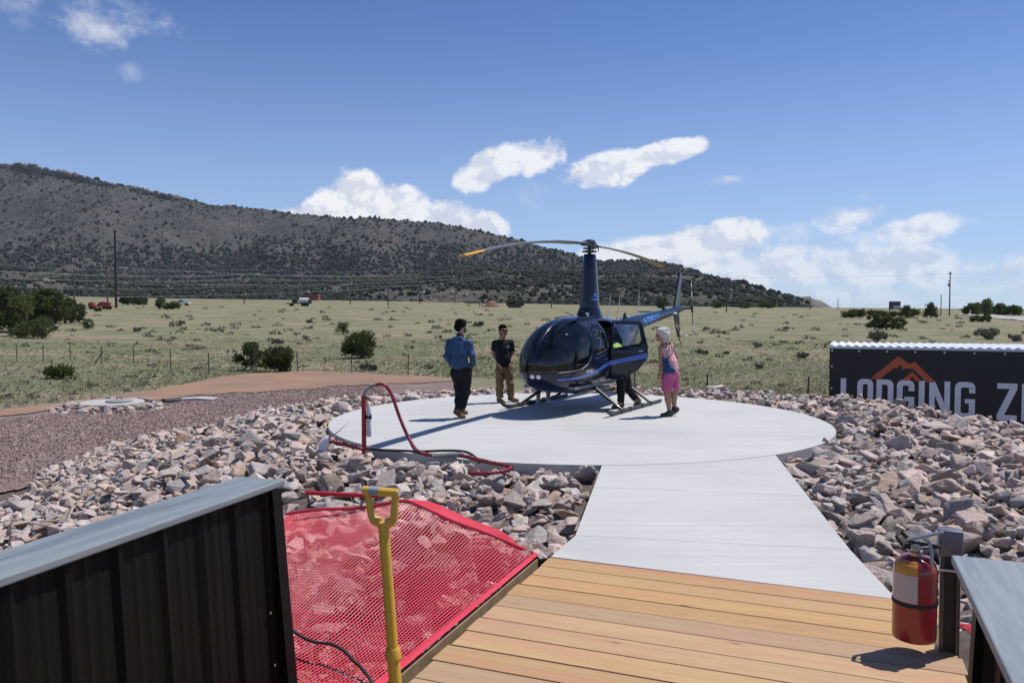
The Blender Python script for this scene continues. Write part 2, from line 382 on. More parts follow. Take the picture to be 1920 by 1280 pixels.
# ---------------------------------------------------------------- ground sheet
def axis(lo, hi, fine_lo, fine_hi, step, grow=1.12):
    a = list(np.arange(fine_lo, fine_hi + 1e-6, step)); s = step
    while a[-1] < hi: s *= grow; a.append(a[-1] + s)
    s = step; pre = []
    x = fine_lo
    while x > lo: s *= grow; x -= s; pre.append(x)
    return np.array(pre[::-1] + a)
gx = axis(-5000, 5000, -15, 15, .4); gy = axis(-300, 6000, 0, 45, .4)
GX, GY = np.meshgrid(gx, gy); GZ = H(GX, GY); GZ = GZ - .15 * (mound_dist(GX, GY) < mound_zone(GX, GY)[1] * .85); nx, ny = len(gx), len(gy)
V = np.stack([GX, GY, GZ], -1).reshape(-1, 3)
ii = (np.arange(ny - 1)[:, None] * nx + np.arange(nx - 1)[None]).ravel()
F = np.stack([ii, ii + 1, ii + nx + 1, ii + nx], 1)
tag(mesh_obj('ground', V, F, MATS['grassland'], smooth=True), kind='structure')

def strip_sheet(name, up, lo, m, dz, n=90, k=14, wob=.25):
    """sheet lying on the ground between two surveyed edge lines"""
    A = spline([ground_at(*p)[:2] for p in up], n); B = spline([ground_at(*p)[:2] for p in lo], n)
    u = np.linspace(0, 1, k)[None, :, None]; P = A[:, None] * (1 - u) + B[:, None] * u
    edge = np.abs(np.linspace(-1, 1, k))[None] ** 6
    P[..., 1] += edge * wob * 4 * fbm(P[..., 0] * 1.1, P[..., 1] * 1.1, 8)
    Z = H(P[..., 0], P[..., 1]) + dz
    V = np.concatenate([P, Z[..., None]], -1).reshape(-1, 3)
    i = (np.arange(n - 1)[:, None] * k + np.arange(k - 1)[None]).ravel()
    return tag(mesh_obj(name, V, np.stack([i, i + 1, i + k + 1, i + k], 1), m, smooth=True), kind='structure')
strip_sheet('gravel_yard', [(-420, 800), (0, 776), (150, 757), (300, 738), (430, 722), (540, 708), (640, 702), (860, 712)], [(-420, 1010), (0, 930), (150, 880), (300, 830), (450, 790), (600, 762), (700, 745), (860, 735)], MATS['gravel'], .055, k=26)
strip_sheet('dirt_road', [(-420, 806), (0, 772), (150, 754), (300, 733), (400, 712), (480, 703), (570, 699), (660, 701), (760, 706), (850, 713)], [(-420, 822), (0, 785), (150, 764), (300, 752), (400, 743), (480, 739), (570, 733), (650, 726), (760, 722), (850, 718)], MATS['dirt'], .085)
# pale highway far right
strip_sheet('highway', [(1800, 588), (1850, 590), (1920, 594), (2050, 600)], [(1800, 590), (1850, 595), (1920, 602), (2050, 614)], mat('road_concrete', (.36, .345, .33), .9, var=.2, vscale=.3), .12, wob=0)

# ---------------------------------------------------------------- helipad and walkway
def heli_circle(n=160): return [(PADC[0] + PADR * math.cos(a), PADC[1] + PADR * math.sin(a)) for a in np.linspace(0, 2 * math.pi, n, endpoint=False)]
def slab(mb, poly, z0, z1, bev=.012):
    bm = bmesh.new(); vs = [bm.verts.new((p[0], p[1], z1)) for p in poly]; f = bm.faces.new(vs)
    if f.normal.z < 0: f.normal_flip()
    r = bmesh.ops.extrude_face_region(bm, geom=[f]); 
    for v in r['geom']:
        if isinstance(v, bmesh.types.BMVert): v.co.z = z0
    bmesh.ops.recalc_face_normals(bm, faces=bm.faces)
    bm.edges.ensure_lookup_table()
    top = [e for e in bm.edges if all(abs(v.co.z - z1) < 1e-6 for v in e.verts)]
    bmesh.ops.bevel(bm, geom=top, offset=bev, segments=2, affect='EDGES')
    bm.verts.index_update(); V = [v.co.copy() for v in bm.verts]; F = [[v.index for v in f.verts] for f in bm.faces]; bm.free()
    mb.add(V, F)
pad = empty('helipad', (0, 0, 0), kind='structure')
w0, wd = Vector((1.114, 9.83)), Vector((.183, .983)); wn = Vector((.983, -.183))
circ = heli_circle(); 
# the round pad is poured in bays with narrow control joints: split the disc by three lines
def clip_poly(poly, p, n):
    out = []
    for i in range(len(poly)):
        a, b2 = poly[i], poly[(i + 1) % len(poly)]
        da = (a[0] - p[0]) * n[0] + (a[1] - p[1]) * n[1]; db = (b2[0] - p[0]) * n[0] + (b2[1] - p[1]) * n[1]
        if da >= 0: out.append(a)
        if da * db < 0: u = da / (da - db); out.append((a[0] + u * (b2[0] - a[0]), a[1] + u * (b2[1] - a[1])))
    return out
J = .0008
jd = (-wn.x, -wn.y)
for a, b2 in ((-9, 9),):
    for c0, c1 in ((-9, -1.42), (-1.42, 1.42), (1.42, 9)):
        p = circ
        for nrm, lo, hi in ((wn, a, b2), (wd, c0, c1)):
            p = clip_poly(p, (PADC[0] + nrm.x * (lo + J), PADC[1] + nrm.y * (lo + J)), nrm)
            if len(p) > 2: p = clip_poly(p, (PADC[0] + nrm.x * (hi - J), PADC[1] + nrm.y * (hi - J)), -nrm)
        if len(p) < 3: continue
        mb = MB(); slab(mb, p, -.16, 0, .002); mb.build('slab_panel', MATS['concrete'], pad)
walk = empty('walkway', (0, 0, 0), kind='structure')
L0, L1 = Vector((.419, 6.10)), Vector((2.51, 5.26))
lft = [Vector((.30, 5.47)) + wd * s for s in (0, .66, 2.55, 4.47)]
for i in range(3):
    qs = []
    for k in range(2):
        for side in ((0, 1) if k == 0 else (1, 0)):
            s = (.0, .66, 2.55, 4.40)[i + k] if not (i + k == 3) else 4.40
            base = Vector((.419, 6.10)) + wd * (s - .0)
            p = base + wn * (2.21 * side)
            if i + k == 0: p = Vector((.3, 6.16)) if side == 0 else Vector((2.56, 5.245))
            qs.append((p.x, p.y))
    if i == 2:   # meets the round edge of the pad
        a0 = math.atan2(qs[3][1] - PADC[1], qs[3][0] - PADC[0]); a1 = math.atan2(qs[2][1] - PADC[1], qs[2][0] - PADC[0])
        arc = [(PADC[0] + (PADR + .008) * math.cos(a), PADC[1] + (PADR + .008) * math.sin(a)) for a in np.linspace(-.52, -1.575, 14)]
        pl, pr = qs[0], qs[1]
        el_ = Vector((.419, 6.10)); er = el_ + wn * 2.21
        # intersect edges with circle
        def hit(o):
            oc = o - Vector(PADC); bq = oc.dot(wd); cq = oc.dot(oc) - (PADR + .008) ** 2; return o + wd * (-bq - math.sqrt(bq * bq - cq))
        hl, hr = hit(el_), hit(er)
        al, ar = math.atan2(hl.y - PADC[1], hl.x - PADC[0]), math.atan2(hr.y - PADC[1], hr.x - PADC[0])
        arc = [(PADC[0] + (PADR + .008) * math.cos(a), PADC[1] + (PADR + .008) * math.sin(a)) for a in np.linspace(ar, al, 14)]
        qs = [pl, pr] + arc
    if i < 2: 
        qs[2] = (qs[2][0] - wd.x * J * 2, qs[2][1] - wd.y * J * 2); qs[3] = (qs[3][0] - wd.x * J * 2, qs[3][1] - wd.y * J * 2)
    mb = MB(); slab(mb, qs, -.16, -.002, .002); mb.build('slab_panel', MATS['concrete'], walk)

# ---------------------------------------------------------------- riprap
def rock_variant(seed, fine):
    r = random.Random(seed); bm = bmesh.new()
    ax = (1, r.uniform(.62, .95), r.uniform(.45, .78))
    for i in range(r.choice((9, 10, 11, 13))):
        v = Vector((r.gauss(0, 1), r.gauss(0, 1), r.gauss(0, 1))).normalized()
        mx = max(abs(v.x), abs(v.y), abs(v.z)); v = v.lerp(v / mx, .45) * r.uniform(.80, 1.08)
        bm.verts.new((v.x * ax[0], v.y * ax[1], v.z * ax[2]))
    res = bmesh.ops.convex_hull(bm, input=bm.verts[:]); bmesh.ops.delete(bm, geom=[g for g in res['geom_interior'] if isinstance(g, bmesh.types.BMVert)], context='VERTS')
    bmesh.ops.dissolve_limit(bm, angle_limit=R(13), verts=bm.verts[:], edges=bm.edges[:])
    bmesh.ops.bevel(bm, geom=bm.edges[:], offset=.05, segments=1, affect='EDGES')
    bmesh.ops.triangulate(bm, faces=bm.faces[:])
    if fine:
        bmesh.ops.subdivide_edges(bm, edges=[e for e in bm.edges if e.calc_length() > .28], cuts=1, use_grid_fill=False)
        bmesh.ops.triangulate(bm, faces=bm.faces[:])
        bmesh.ops.subdivide_edges(bm, edges=[e for e in bm.edges if e.calc_length() > .30], cuts=1, use_grid_fill=False)
        bmesh.ops.triangulate(bm, faces=bm.faces[:]); bm.normal_update()
        for v in bm.verts:
            p = v.co * 2.3; n = math.sin(p.x * 3.1 + seed) * math.sin(p.y * 2.7 + 1.3 * seed) + .6 * math.sin(p.z * 5.3 + p.x * 4.1 + seed) + r.uniform(-.5, .5)
            v.co += v.normal * (.022 * n)
    bm.verts.index_update()
    V = np.array([v.co[:] for v in bm.verts]); F = np.array([[v.index for v in f.verts] for f in bm.faces]); bm.free()
    return V, F
NV = 26
LOWV = [rock_variant(100 + i, False) for i in range(NV)]; FINEV = [rock_variant(100 + i, True) for i in range(NV)]
FINEM = []
for V, F in FINEV:
    me = bpy.data.meshes.new('rock'); me.from_pydata(V.tolist(), [], F.tolist()); me.materials.append(MATS['rock']); FINEM.append(me)
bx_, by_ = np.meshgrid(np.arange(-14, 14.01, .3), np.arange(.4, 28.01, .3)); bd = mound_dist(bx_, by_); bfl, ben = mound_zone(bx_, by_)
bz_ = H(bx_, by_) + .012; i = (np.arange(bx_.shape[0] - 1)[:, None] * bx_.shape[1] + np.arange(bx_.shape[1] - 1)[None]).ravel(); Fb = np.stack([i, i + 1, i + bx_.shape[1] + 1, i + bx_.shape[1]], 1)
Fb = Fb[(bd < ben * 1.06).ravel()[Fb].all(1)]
bed = mesh_obj('riprap_bed', np.stack([bx_, by_, bz_ + .2], -1).reshape(-1, 3), Fb, mat('bed_painted_shade', (.12, .092, .08), 1, var=.4, vscale=12, bump=.6, bscale=30), smooth=True, loc=(0, 0, -.2)); tag(bed, kind='structure')  # bed gravel coloured dark: shade between the rocks painted into its colour
cand = []
def add_layer(cell, rlo, rhi, keep, jit=.5, region=None):
    xs = np.arange(-13, 14.5, cell); ys = np.arange(1.6, 29, cell)
    X, Y = np.meshgrid(xs, ys); X = X.ravel() + rng.uniform(-jit, jit, X.size) * cell; Y = Y.ravel() + rng.uniform(-jit, jit, Y.size) * cell
    rad = rlo + (rhi - rlo) * rng.random(X.size) ** 1.7
    d = mound_dist(X, Y); fl, en = mound_zone(X, Y)
    th = np.degrees(np.arctan2(Y - PADC[1], X - PADC[0]))
    ok = (rng.random(X.size) < keep) & (d < en * .93 + .35 * vnoise(X * 1.3, Y * 1.3, 4))
    dpad = np.hypot(X - PADC[0], Y - PADC[1]) - PADR
    # outside the pad, the walkway and the deck
    qx, qy = X - .419, Y - 6.10; wt = qx * wn.x + qy * wn.y; ws = qx * wd.x + qy * wd.y
    inwalk = (wt > -rad * .6) & (wt < 2.21 + rad * .6) & (ws > -.5) & (ws < 5)
    qx, qy = X - NETF[0], Y - NETF[1]; ds = qx * DECK_E[0] + qy * DECK_E[1]; dt = -(qx * DECK_N[0] + qy * DECK_N[1])
    indeck = (dt > .05 - rad * .3) & (ds > .0 - rad * .4) & (dt < 3.4)
    ok &= (dpad > rad * .55) & ~inwalk & ~indeck
    ok &= np.abs(X) < Y * .70 + 1.2
    ok &= ~((th > 45) & (th < 112) & (d > fl + 1.6))                 # far side of the bank
    # not under the near black walls
    wl = (X + 1.35) * .929 - (Y - 4.1) * .37
    ok &= ~((wl < .15) & (Y < 3.6)) 
    ok &= ~((X - 1.5) * .929 - (Y - 2.9) * .37 > -.2) | (Y > 3.6)
    for x, y, q in zip(X[ok], Y[ok], rad[ok]): cand.append((x, y, q))
add_layer(.205, .085, .175, .98)
n_first = len(cand)
add_layer(.26, .09, .23, .62)
add_layer(.15, .04, .085, .42)
HM0x, HM0y, HMs = -14.0, 1.0, .05
hmX, hmY = np.meshgrid(HM0x + HMs * np.arange(580), HM0y + HMs * np.arange(600)); HM = H(hmX, hmY)
rocks = []
for k, (x, y, r) in enumerate(cand):
    D = math.hypot(x, y)
    v = random.randrange(NV); rot = Matrix.Rotation(random.uniform(0, 6.283), 3, 'Z') @ Matrix.Rotation(random.gauss(0, .35), 3, 'X') @ Matrix.Rotation(random.gauss(0, .35), 3, 'Y')
    i0 = int((x - r * .75 - HM0x) / HMs); i1 = int((x + r * .75 - HM0x) / HMs) + 1; j0 = int((y - r * .75 - HM0y) / HMs); j1 = int((y + r * .75 - HM0y) / HMs) + 1
    if i0 < 0 or j0 < 0 or i1 >= HM.shape[1] or j1 >= HM.shape[0]: continue
    P = HM[j0:j1, i0:i1]; base = np.percentile(P, 35)
    zc = base + r * .20
    g0 = float(H(x, y))
    zc = min(zc, g0 + .26 + r * .35)
    dd = ((hmX[j0:j1, i0:i1] - x) ** 2 + (hmY[j0:j1, i0:i1] - y) ** 2) / r ** 2
    HM[j0:j1, i0:i1] = np.maximum(P, np.where(dd < 1, zc + .55 * r * np.sqrt(np.clip(1 - dd, 0, 1)), -9))
    rocks.append((x, y, zc, r, v, rot, D))
score = []
for i, q in enumerate(rocks):
    vis = not (q[0] < -1.2 and q[1] < 4.4) and abs(q[0] / q[1]) < .63
    score.append((q[3] / q[6] if vis else 0) * (1.25 if q[2] > HM[0, 0] else 1))
order = sorted(range(len(rocks)), key=lambda i: -score[i]); big = set(order[:298])
VV, FF, RK, base = [], [], [], 0
for i, (x, y, z, r, v, rot, D) in enumerate(rocks):
    if i in big:
        o = bpy.data.objects.new('rock', FINEM[v]); COL.objects.link(o); o.parent = bed
        s = (r * random.uniform(1.0, 1.25), r * random.uniform(.95, 1.15), r * random.uniform(.85, 1.1))
        o.location = (x, y, z + .2); o.rotation_euler = rot.to_euler(); o.scale = s
    else:
        V, F = (FINEV if D < 9.5 else LOWV)[v]
        s = np.array((r * random.uniform(1.0, 1.3), r * random.uniform(.95, 1.15), r * random.uniform(.85, 1.1)))
        W = (V * s) @ np.array(rot).T + np.array((x, y, z)); VV.append(W); FF.append(F + base); RK.append(np.full(len(F), random.random())); base += len(W)
o = mesh_obj('smaller_rocks', np.concatenate(VV), np.concatenate(FF), MATS['rock'], bed); o.location = (0, 0, .2); tag(o, kind='stuff'); set_rk(o, np.concatenate(RK))
print('rocks', len(rocks), 'tris', len(np.concatenate(FF)))

# loose gravel stones in the yard
def scatter_blobs(name, P, S, m, kindlabel, nside=1, parent=None, flat=.7, rk=None):
    bm = bmesh.new(); bmesh.ops.create_icosphere(bm, subdivisions=nside, radius=1)
    bm.verts.index_update(); V0 = np.array([v.co[:] for v in bm.verts]); F0 = np.array([[v.index for v in f.verts] for f in bm.faces]); bm.free()
    n = len(P); k = len(V0)
    jit = 1 + rng.uniform(-.32, .32, (n, k, 1)); ang = rng.uniform(0, 6.283, n); ca, sa = np.cos(ang), np.sin(ang)
    W = V0[None] * jit
    S = np.asarray(S); S3 = S[:, None] * np.array([1, .85, flat]) if S.ndim == 1 else S
    W = W * S3[:, None, :]
    Wx = W[..., 0] * ca[:, None] - W[..., 1] * sa[:, None]; Wy = W[..., 0] * sa[:, None] + W[..., 1] * ca[:, None]
    W = np.stack([Wx, Wy, W[..., 2]], -1) + P[:, None, :]
    F = F0[None] + (np.arange(n) * k)[:, None, None]
    o = mesh_obj(name, W.reshape(-1, 3), F.reshape(-1, 3), m, parent)
    set_rk(o, np.repeat(rng.random(n) if rk is None else rk, len(F0)))
    return o
def tetra_blobs(name, P, S, m):
    V0 = np.array([(1, 0, -.4), (-.6, .8, -.4), (-.5, -.9, -.4), (.1, 0, .7), (.6, .7, .3)]); F0 = np.array([(0, 1, 4), (1, 3, 4), (0, 4, 3), (1, 2, 3), (0, 3, 2)])
    n = len(P); W = V0[None] * (1 + rng.uniform(-.35, .35, (n, 5, 3))) * S[:, None, None]; a = rng.uniform(0, 6.28, n)
    W = np.stack([W[..., 0] * np.cos(a)[:, None] - W[..., 1] * np.sin(a)[:, None], W[..., 0] * np.sin(a)[:, None] + W[..., 1] * np.cos(a)[:, None], W[..., 2]], -1) + P[:, None]
    F = F0[None] + (np.arange(n) * 5)[:, None, None]
    o = mesh_obj(name, W.reshape(-1, 3), F.reshape(-1, 3), m); set_rk(o, np.repeat(rng.random(n), 5)); return o
X = rng.uniform(-22, -1, 60000); Y = rng.uniform(11, 40, 60000); Z = H(X, Y) + .066; PX, PY = to_px(X, Y, Z)
ok = (PX > -30) & (PX < 720) & (PY < np.interp(PX, [0, 150, 300, 450, 600, 700], [912, 872, 820, 784, 757, 738])) & (PY > np.interp(PX, [0, 150, 300, 430, 540, 640, 740], [788, 768, 748, 737, 728, 718, 712]))
Q = np.stack([X, Y, Z], 1)[ok][:16000]
tag(tetra_blobs('gravel_stones', Q, rng.uniform(.018, .05, len(Q)), attr_mat('gravel_stone', (.10, .065, .06), (.24, .165, .15), (.38, .29, .27))), 'loose pinkish gravel stones covering the yard left of the riprap', 'gravel', kind='stuff')
# ---------------------------------------------------------------- hills
def at_dist(px, py, D):
    d = survey_dir(px, py); k = D / d.y; return Vector((d.x * k, D, CAM_H + d.z * k))
def ridge_mesh(name, crest, foot, x0, x1, y0, y1, step, m, rough, seed, power=1.25, zfoot=6.0):
    C = np.array([at_dist(*c)[:] for c in crest])
    xs = np.arange(x0, x1, step); ys = np.arange(y0, y1, step); X, Y = np.meshgrid(xs, ys)
    best = np.full(X.shape, 1e9); hz = np.zeros(X.shape)
    for i in range(len(C) - 1):
        a, b = C[i], C[i + 1]; L2 = (b[0] - a[0]) ** 2 + (b[1] - a[1]) ** 2
        u = np.clip(((X - a[0]) * (b[0] - a[0]) + (Y - a[1]) * (b[1] - a[1])) / L2, 0, 1)
        d = np.hypot(X - a[0] - u * (b[0] - a[0]), Y - a[1] - u * (b[1] - a[1])); z = a[2] + u * (b[2] - a[2])
        q = d < best; best = np.where(q, d, best); hz = np.where(q, z, hz)
    W = foot * np.clip((hz - zfoot) / (hz.max() * .55), .06, 1) ** 1.25
    n = fbm(X / 260, Y / 260, seed, 5); n2 = fbm(X / 70, Y / 70, seed + 9, 4)
    rel = np.clip(1 - best / (W * (1 + .35 * n)), 0, 1)
    gull = np.abs(fbm(X / 170 + .3 * n, Y / 420, seed + 4, 3))
    hh = zfoot - 4 + (hz - zfoot + 4) * rel ** power
    env = np.clip(best / (W * .25), 0, 1) * np.clip(rel * 4, 0, 1)
    Z = hh + rough * (env * (1.6 * n - 1.3 * gull + .5 * n2) + .10 * n2 * np.clip(rel * 3, 0, 1) + .42 * np.abs(fbm(X / 38, Y / 38, seed + 60, 4)) * smooth01(rel, .72, .97) * smooth01(-X, -100, 600)) - 3 * (rel <= 0)
    ny_, nx_ = X.shape; i = (np.arange(ny_ - 1)[:, None] * nx_ + np.arange(nx_ - 1)[None]).ravel()
    V = np.stack([X, Y, Z], -1).reshape(-1, 3); F = np.stack([i, i + 1, i + nx_ + 1, i + nx_], 1)
    keep = (rel.ravel()[F] > 0).any(1)
    used = np.unique(F[keep]); remap = np.zeros(len(V), int); remap[used] = np.arange(len(used))
    o = mesh_obj(name, V[used], remap[F[keep]], m, smooth=True); tag(o, kind='structure')
    return X, Y, Z, rel
def hill_mat(name, c1, c2, c3, c4):
    m, t, b = newmat(name); pos = t.node('ShaderNodeNewGeometry').outputs['Position']
    c = t.mix(t.ss(t.noise(pos, .012, 6, .6), .38, .62), c1, c2)
    c = t.mix(t.m('MULTIPLY', t.ss(t.noise(pos, .05, 6, .7), .48, .62), .7), c, c3)
    c = t.mix(t.m('MULTIPLY', t.ss(t.noise(pos, .09, 5, .75), .50, .60), .85), c, c4)
    t.put(b.inputs['Base Color'], c); b.inputs['Roughness'].default_value = 1; b.inputs['Specular IOR Level'].default_value = 0
    bp = t.node('ShaderNodeBump'); bp.inputs['Strength'].default_value = .8; bp.inputs['Distance'].default_value = 6
    t.l.new(t.noise(pos, .04, 7, .7), bp.inputs['Height']); t.l.new(bp.outputs[0], b.inputs['Normal']); return m
hm1 = hill_mat('mountain_scrub', (.082, .077, .073), (.100, .092, .087), (.062, .063, .056), (.043, .047, .041))
hm2 = hill_mat('foothill_scrub', (.085, .082, .068), (.12, .105, .095), (.05, .056, .042), (.030, .038, .027))
crest1 = [(-400, 285, 2150), (-150, 300, 2100), (0, 312, 2000), (48, 313, 2000), (70, 319, 1990), (100, 323, 1980), (130, 329, 1970), (165, 338, 1960), (205, 345, 1950), (250, 351, 1930), (300, 364, 1910), (350, 379, 1890), (400, 385, 1870), (450, 390, 1850), (520, 398, 1830), (570, 404, 1800), (620, 408, 1780), (700, 411, 1750), (760, 413, 1730), (820, 416, 1700), (880, 427, 1680), (930, 439, 1650), (980, 450, 1620), (1040, 467, 1600), (1100, 482, 1570), (1135, 490, 1560), (1180, 486, 1540), (1240, 489, 1520), (1290, 501, 1500), (1340, 520, 1480), (1400, 540, 1470)]
M1 = ridge_mesh('mountain', crest1, 1050, -1750, 1050, 620, 2900, 13, hm1, 30, 2, 1.3)
crest2 = [(-300, 500, 880), (0, 505, 870), (200, 520, 860), (420, 535, 850), (620, 530, 830), (760, 522, 820), (850, 510, 810), (930, 506, 800), (1000, 513, 800), (1060, 509, 790), (1130, 513, 780), (1200, 516, 770), (1260, 513, 760), (1340, 521, 750), (1400, 530, 745), (1440, 542, 740), (1500, 558, 735), (1560, 577, 730)]
M2 = ridge_mesh('foothill', crest2, 300, -760, 420, 440, 1150, 8, hm2, 9, 21, 1.15, 5.0)
crest3 = [(1455, 568, 1300), (1485, 556, 1290), (1505, 553, 1285), (1522, 556, 1280), (1540, 563, 1277)]
M3 = ridge_mesh('rocky_knoll', crest3, 34, 330, 640, 1150, 1420, 6, mat('knoll_rock', (.17, .15, .135), 1, color2=(.07, .075, .06), vscale=.12), 4, 33, 1.0, 4.0)

# junipers dotted over the hillsides: a far wood that reads as one mass
jm_far = attr_mat('far_juniper', (.019, .026, .020), (.029, .037, .026), (.045, .051, .036))
def hill_trees(M, n, dens, smin, smax, name, label, nside=1):
    X, Y, Z, rel = M; px, py = to_px(X, np.maximum(Y, 1), Z)
    w = dens(X, Y, Z, rel, px, py) * (rel > .015) * (px > -80) * (px < 1560); w = w.ravel() / w.sum()
    idx = rng.choice(w.size, n, p=w); st = X[0, 1] - X[0, 0]; jx, jy = rng.uniform(0, 1, n), rng.uniform(0, 1, n)
    r_, c_ = np.unravel_index(idx, X.shape); r_ = np.minimum(r_, X.shape[0] - 2); c_ = np.minimum(c_, X.shape[1] - 2)
    z = Z[r_, c_] * (1 - jx) * (1 - jy) + Z[r_, c_ + 1] * jx * (1 - jy) + Z[r_ + 1, c_] * (1 - jx) * jy + Z[r_ + 1, c_ + 1] * jx * jy
    P = np.stack([X[r_, c_] + jx * st, Y[r_, c_] + jy * st, z], 1); S = smin + (smax - smin) * rng.random(n) ** 2
    P[:, 2] += S * .5
    tag(scatter_blobs(name, P, np.stack([S, S * rng.uniform(.8, 1.1, n), S * rng.uniform(.75, 1.15, n)], 1), jm_far, label, nside), label, 'trees', kind='stuff')
front = lambda X, Y, crest_y: 1.0
def dm1(X, Y, Z, rel, px, py):
    low = smooth01(py, 440, 505); patch = .5 + np.clip(fbm(X / 160, Y / 160, 50) * 1.8, -.45, 1.2)
    vis = np.ones_like(Z); return (.22 * patch + 3.6 * low + .5 * smooth01(rel, .9, 1)) * (Y < 2150 - .1 * X)
hill_trees(M1, 34000, dm1, 1.6, 4.4, 'mountain_junipers', 'dark junipers dotted over the long mountain slope')
def dm1c(X, Y, Z, rel, px, py): return smooth01(py, 462, 510) * (Y < 1500)
hill_trees(M1, 12000, dm1c, 1.6, 3.4, 'apron_junipers', 'continuous dark juniper belt along the foot of the mountain')
def dm1b(X, Y, Z, rel, px, py): return (.6 + np.clip(fbm(X / 90, Y / 90, 53) * 1.5, -.5, 1)) * (1 - .7 * smooth01(py, 440, 505)) * (Y < 2150 - .1 * X)
hill_trees(M1, 16000, dm1b, .7, 1.7, 'mountain_scrub', 'small grey shrubs between the junipers on the upper mountain slope')
def dm2(X, Y, Z, rel, px, py): return (.5 + np.clip(fbm(X / 60, Y / 60, 51) * 2.2, -.45, 1.5)) * (Y < 900)
hill_trees(M2, 14000, dm2, 1.2, 3.0, 'foothill_junipers', 'dense dark juniper wood on the low foothill behind the field')
# pinkish rimrock along the left crest
rim = np.array([at_dist(px + random.uniform(-8, 8), np.interp(px, [0, 50, 130, 200, 340], [312, 313, 329, 345, 374]) + random.choice((-4, -2, 1, 5, 10)) + random.uniform(0, 4), 1955 - .25 * px) for px in np.concatenate([rng.uniform(-10, 170, 240), rng.uniform(170, 340, 110)])])
S = rng.uniform(3, 8, len(rim))
tag(scatter_blobs('rimrock', rim, np.stack([S, S, S * .8], 1), mat('rimrock', (.155, .122, .108), 1, color2=(.095, .08, .075), vscale=.1), '', 1), 'reddish rimrock boulders along the left crest of the mountain', 'rocks', kind='stuff')
# pale boulders showing between the foothill trees
X, Y, Z, rel = M2; w = ((rel > .1) & (Y < 830) & (fbm(X / 45, Y / 45, 77) > .18)).ravel().astype(float); idx = rng.choice(w.size, 1300, p=w / w.sum())
P = np.stack([X.ravel()[idx] + rng.uniform(-5, 5, 1300), Y.ravel()[idx] + rng.uniform(-5, 5, 1300), Z.ravel()[idx] + .3], 1)
tag(scatter_blobs('foothill_boulders', P, rng.uniform(.7, 2.1, 1300), mat('boulder', (.27, .235, .21), 1, color2=(.17, .15, .135), vscale=.5), '', 1), 'pale boulders scattered over the low foothill', 'rocks', kind='stuff')

# ---------------------------------------------------------------- field plants
gm = attr_mat('grass_blades', (.20, .22, .11), (.26, .255, .15), (.40, .35, .245), trans=.4)
def tufts(name, n, rmin, rmax, hmin, hmax, m, blades=4, spread=.09, label='', dmin=None):
    r = rmin * (rmax / rmin) ** rng.random(n * 3); a = rng.uniform(-.66, .66, n * 3)
    X, Y = r * np.sin(a), r * np.cos(a); d = mound_dist(X, Y); fl, en = mound_zone(X, Y)
    px, py = to_px(X, Y, H(X, Y))
    road = (px < 1010) & (py > np.interp(px, [-200, 0, 150, 300, 400, 480, 570, 660, 760, 880, 1000], [785, 770, 752, 731, 711, 702, 698, 700, 705, 710, 712]) - 1.5)
    ok = (d > en) & ~road & (fbm(X / 3, Y / 3, 91) > rng.uniform(-.9, .35, X.size)); X, Y = X[ok][:n], Y[ok][:n]; n = len(X)
    Z = H(X, Y); hgt = hmin + (hmax - hmin) * rng.random(n) ** 2
    k = blades; ang = rng.uniform(0, 6.283, (n, k)); off = rng.uniform(0, spread, (n, k)); w = rng.uniform(.25, .6, (n, k)) * spread
    bx = X[:, None] + np.cos(ang) * off; by = Y[:, None] + np.sin(ang) * off
    tx = bx + np.cos(ang) * hgt[:, None] * rng.uniform(.1, .7, (n, k)); ty = by + np.sin(ang) * hgt[:, None] * rng.uniform(.1, .7, (n, k)); tz = Z[:, None] + hgt[:, None] * rng.uniform(.6, 1, (n, k))
    wa = ang + 1.57
    A = np.stack([bx - np.cos(wa) * w, by - np.sin(wa) * w, np.broadcast_to(Z[:, None] - .03, bx.shape)], -1); B = np.stack([bx + np.cos(wa) * w, by + np.sin(wa) * w, np.broadcast_to(Z[:, None] - .03, bx.shape)], -1); T = np.stack([tx, ty, tz], -1)
    V = np.stack([A, B, T], 2).reshape(-1, 3); F = np.arange(len(V)).reshape(-1, 3)
    o = mesh_obj(name, V, F, m)
    tone = np.clip(.5 + fbm(X / 6, Y / 6, 60) * 1.1 + rng.uniform(-.25, .25, n), 0, 1); set_rk(o, np.repeat(tone, k))
    return tag(o, label, 'grass', kind='stuff')
tufts('field_grass', 40000, 19, 85, .04, .13, gm, 4, .13, 'short green and straw grass over the field')
tufts('tall_grass', 1100, 20, 60, .15, .36, gm, 7, .12, 'taller dry grass tufts scattered in the field')
sm = attr_mat('scrub_leaves', (.075, .078, .055), (.13, .12, .09), (.10, .12, .045))

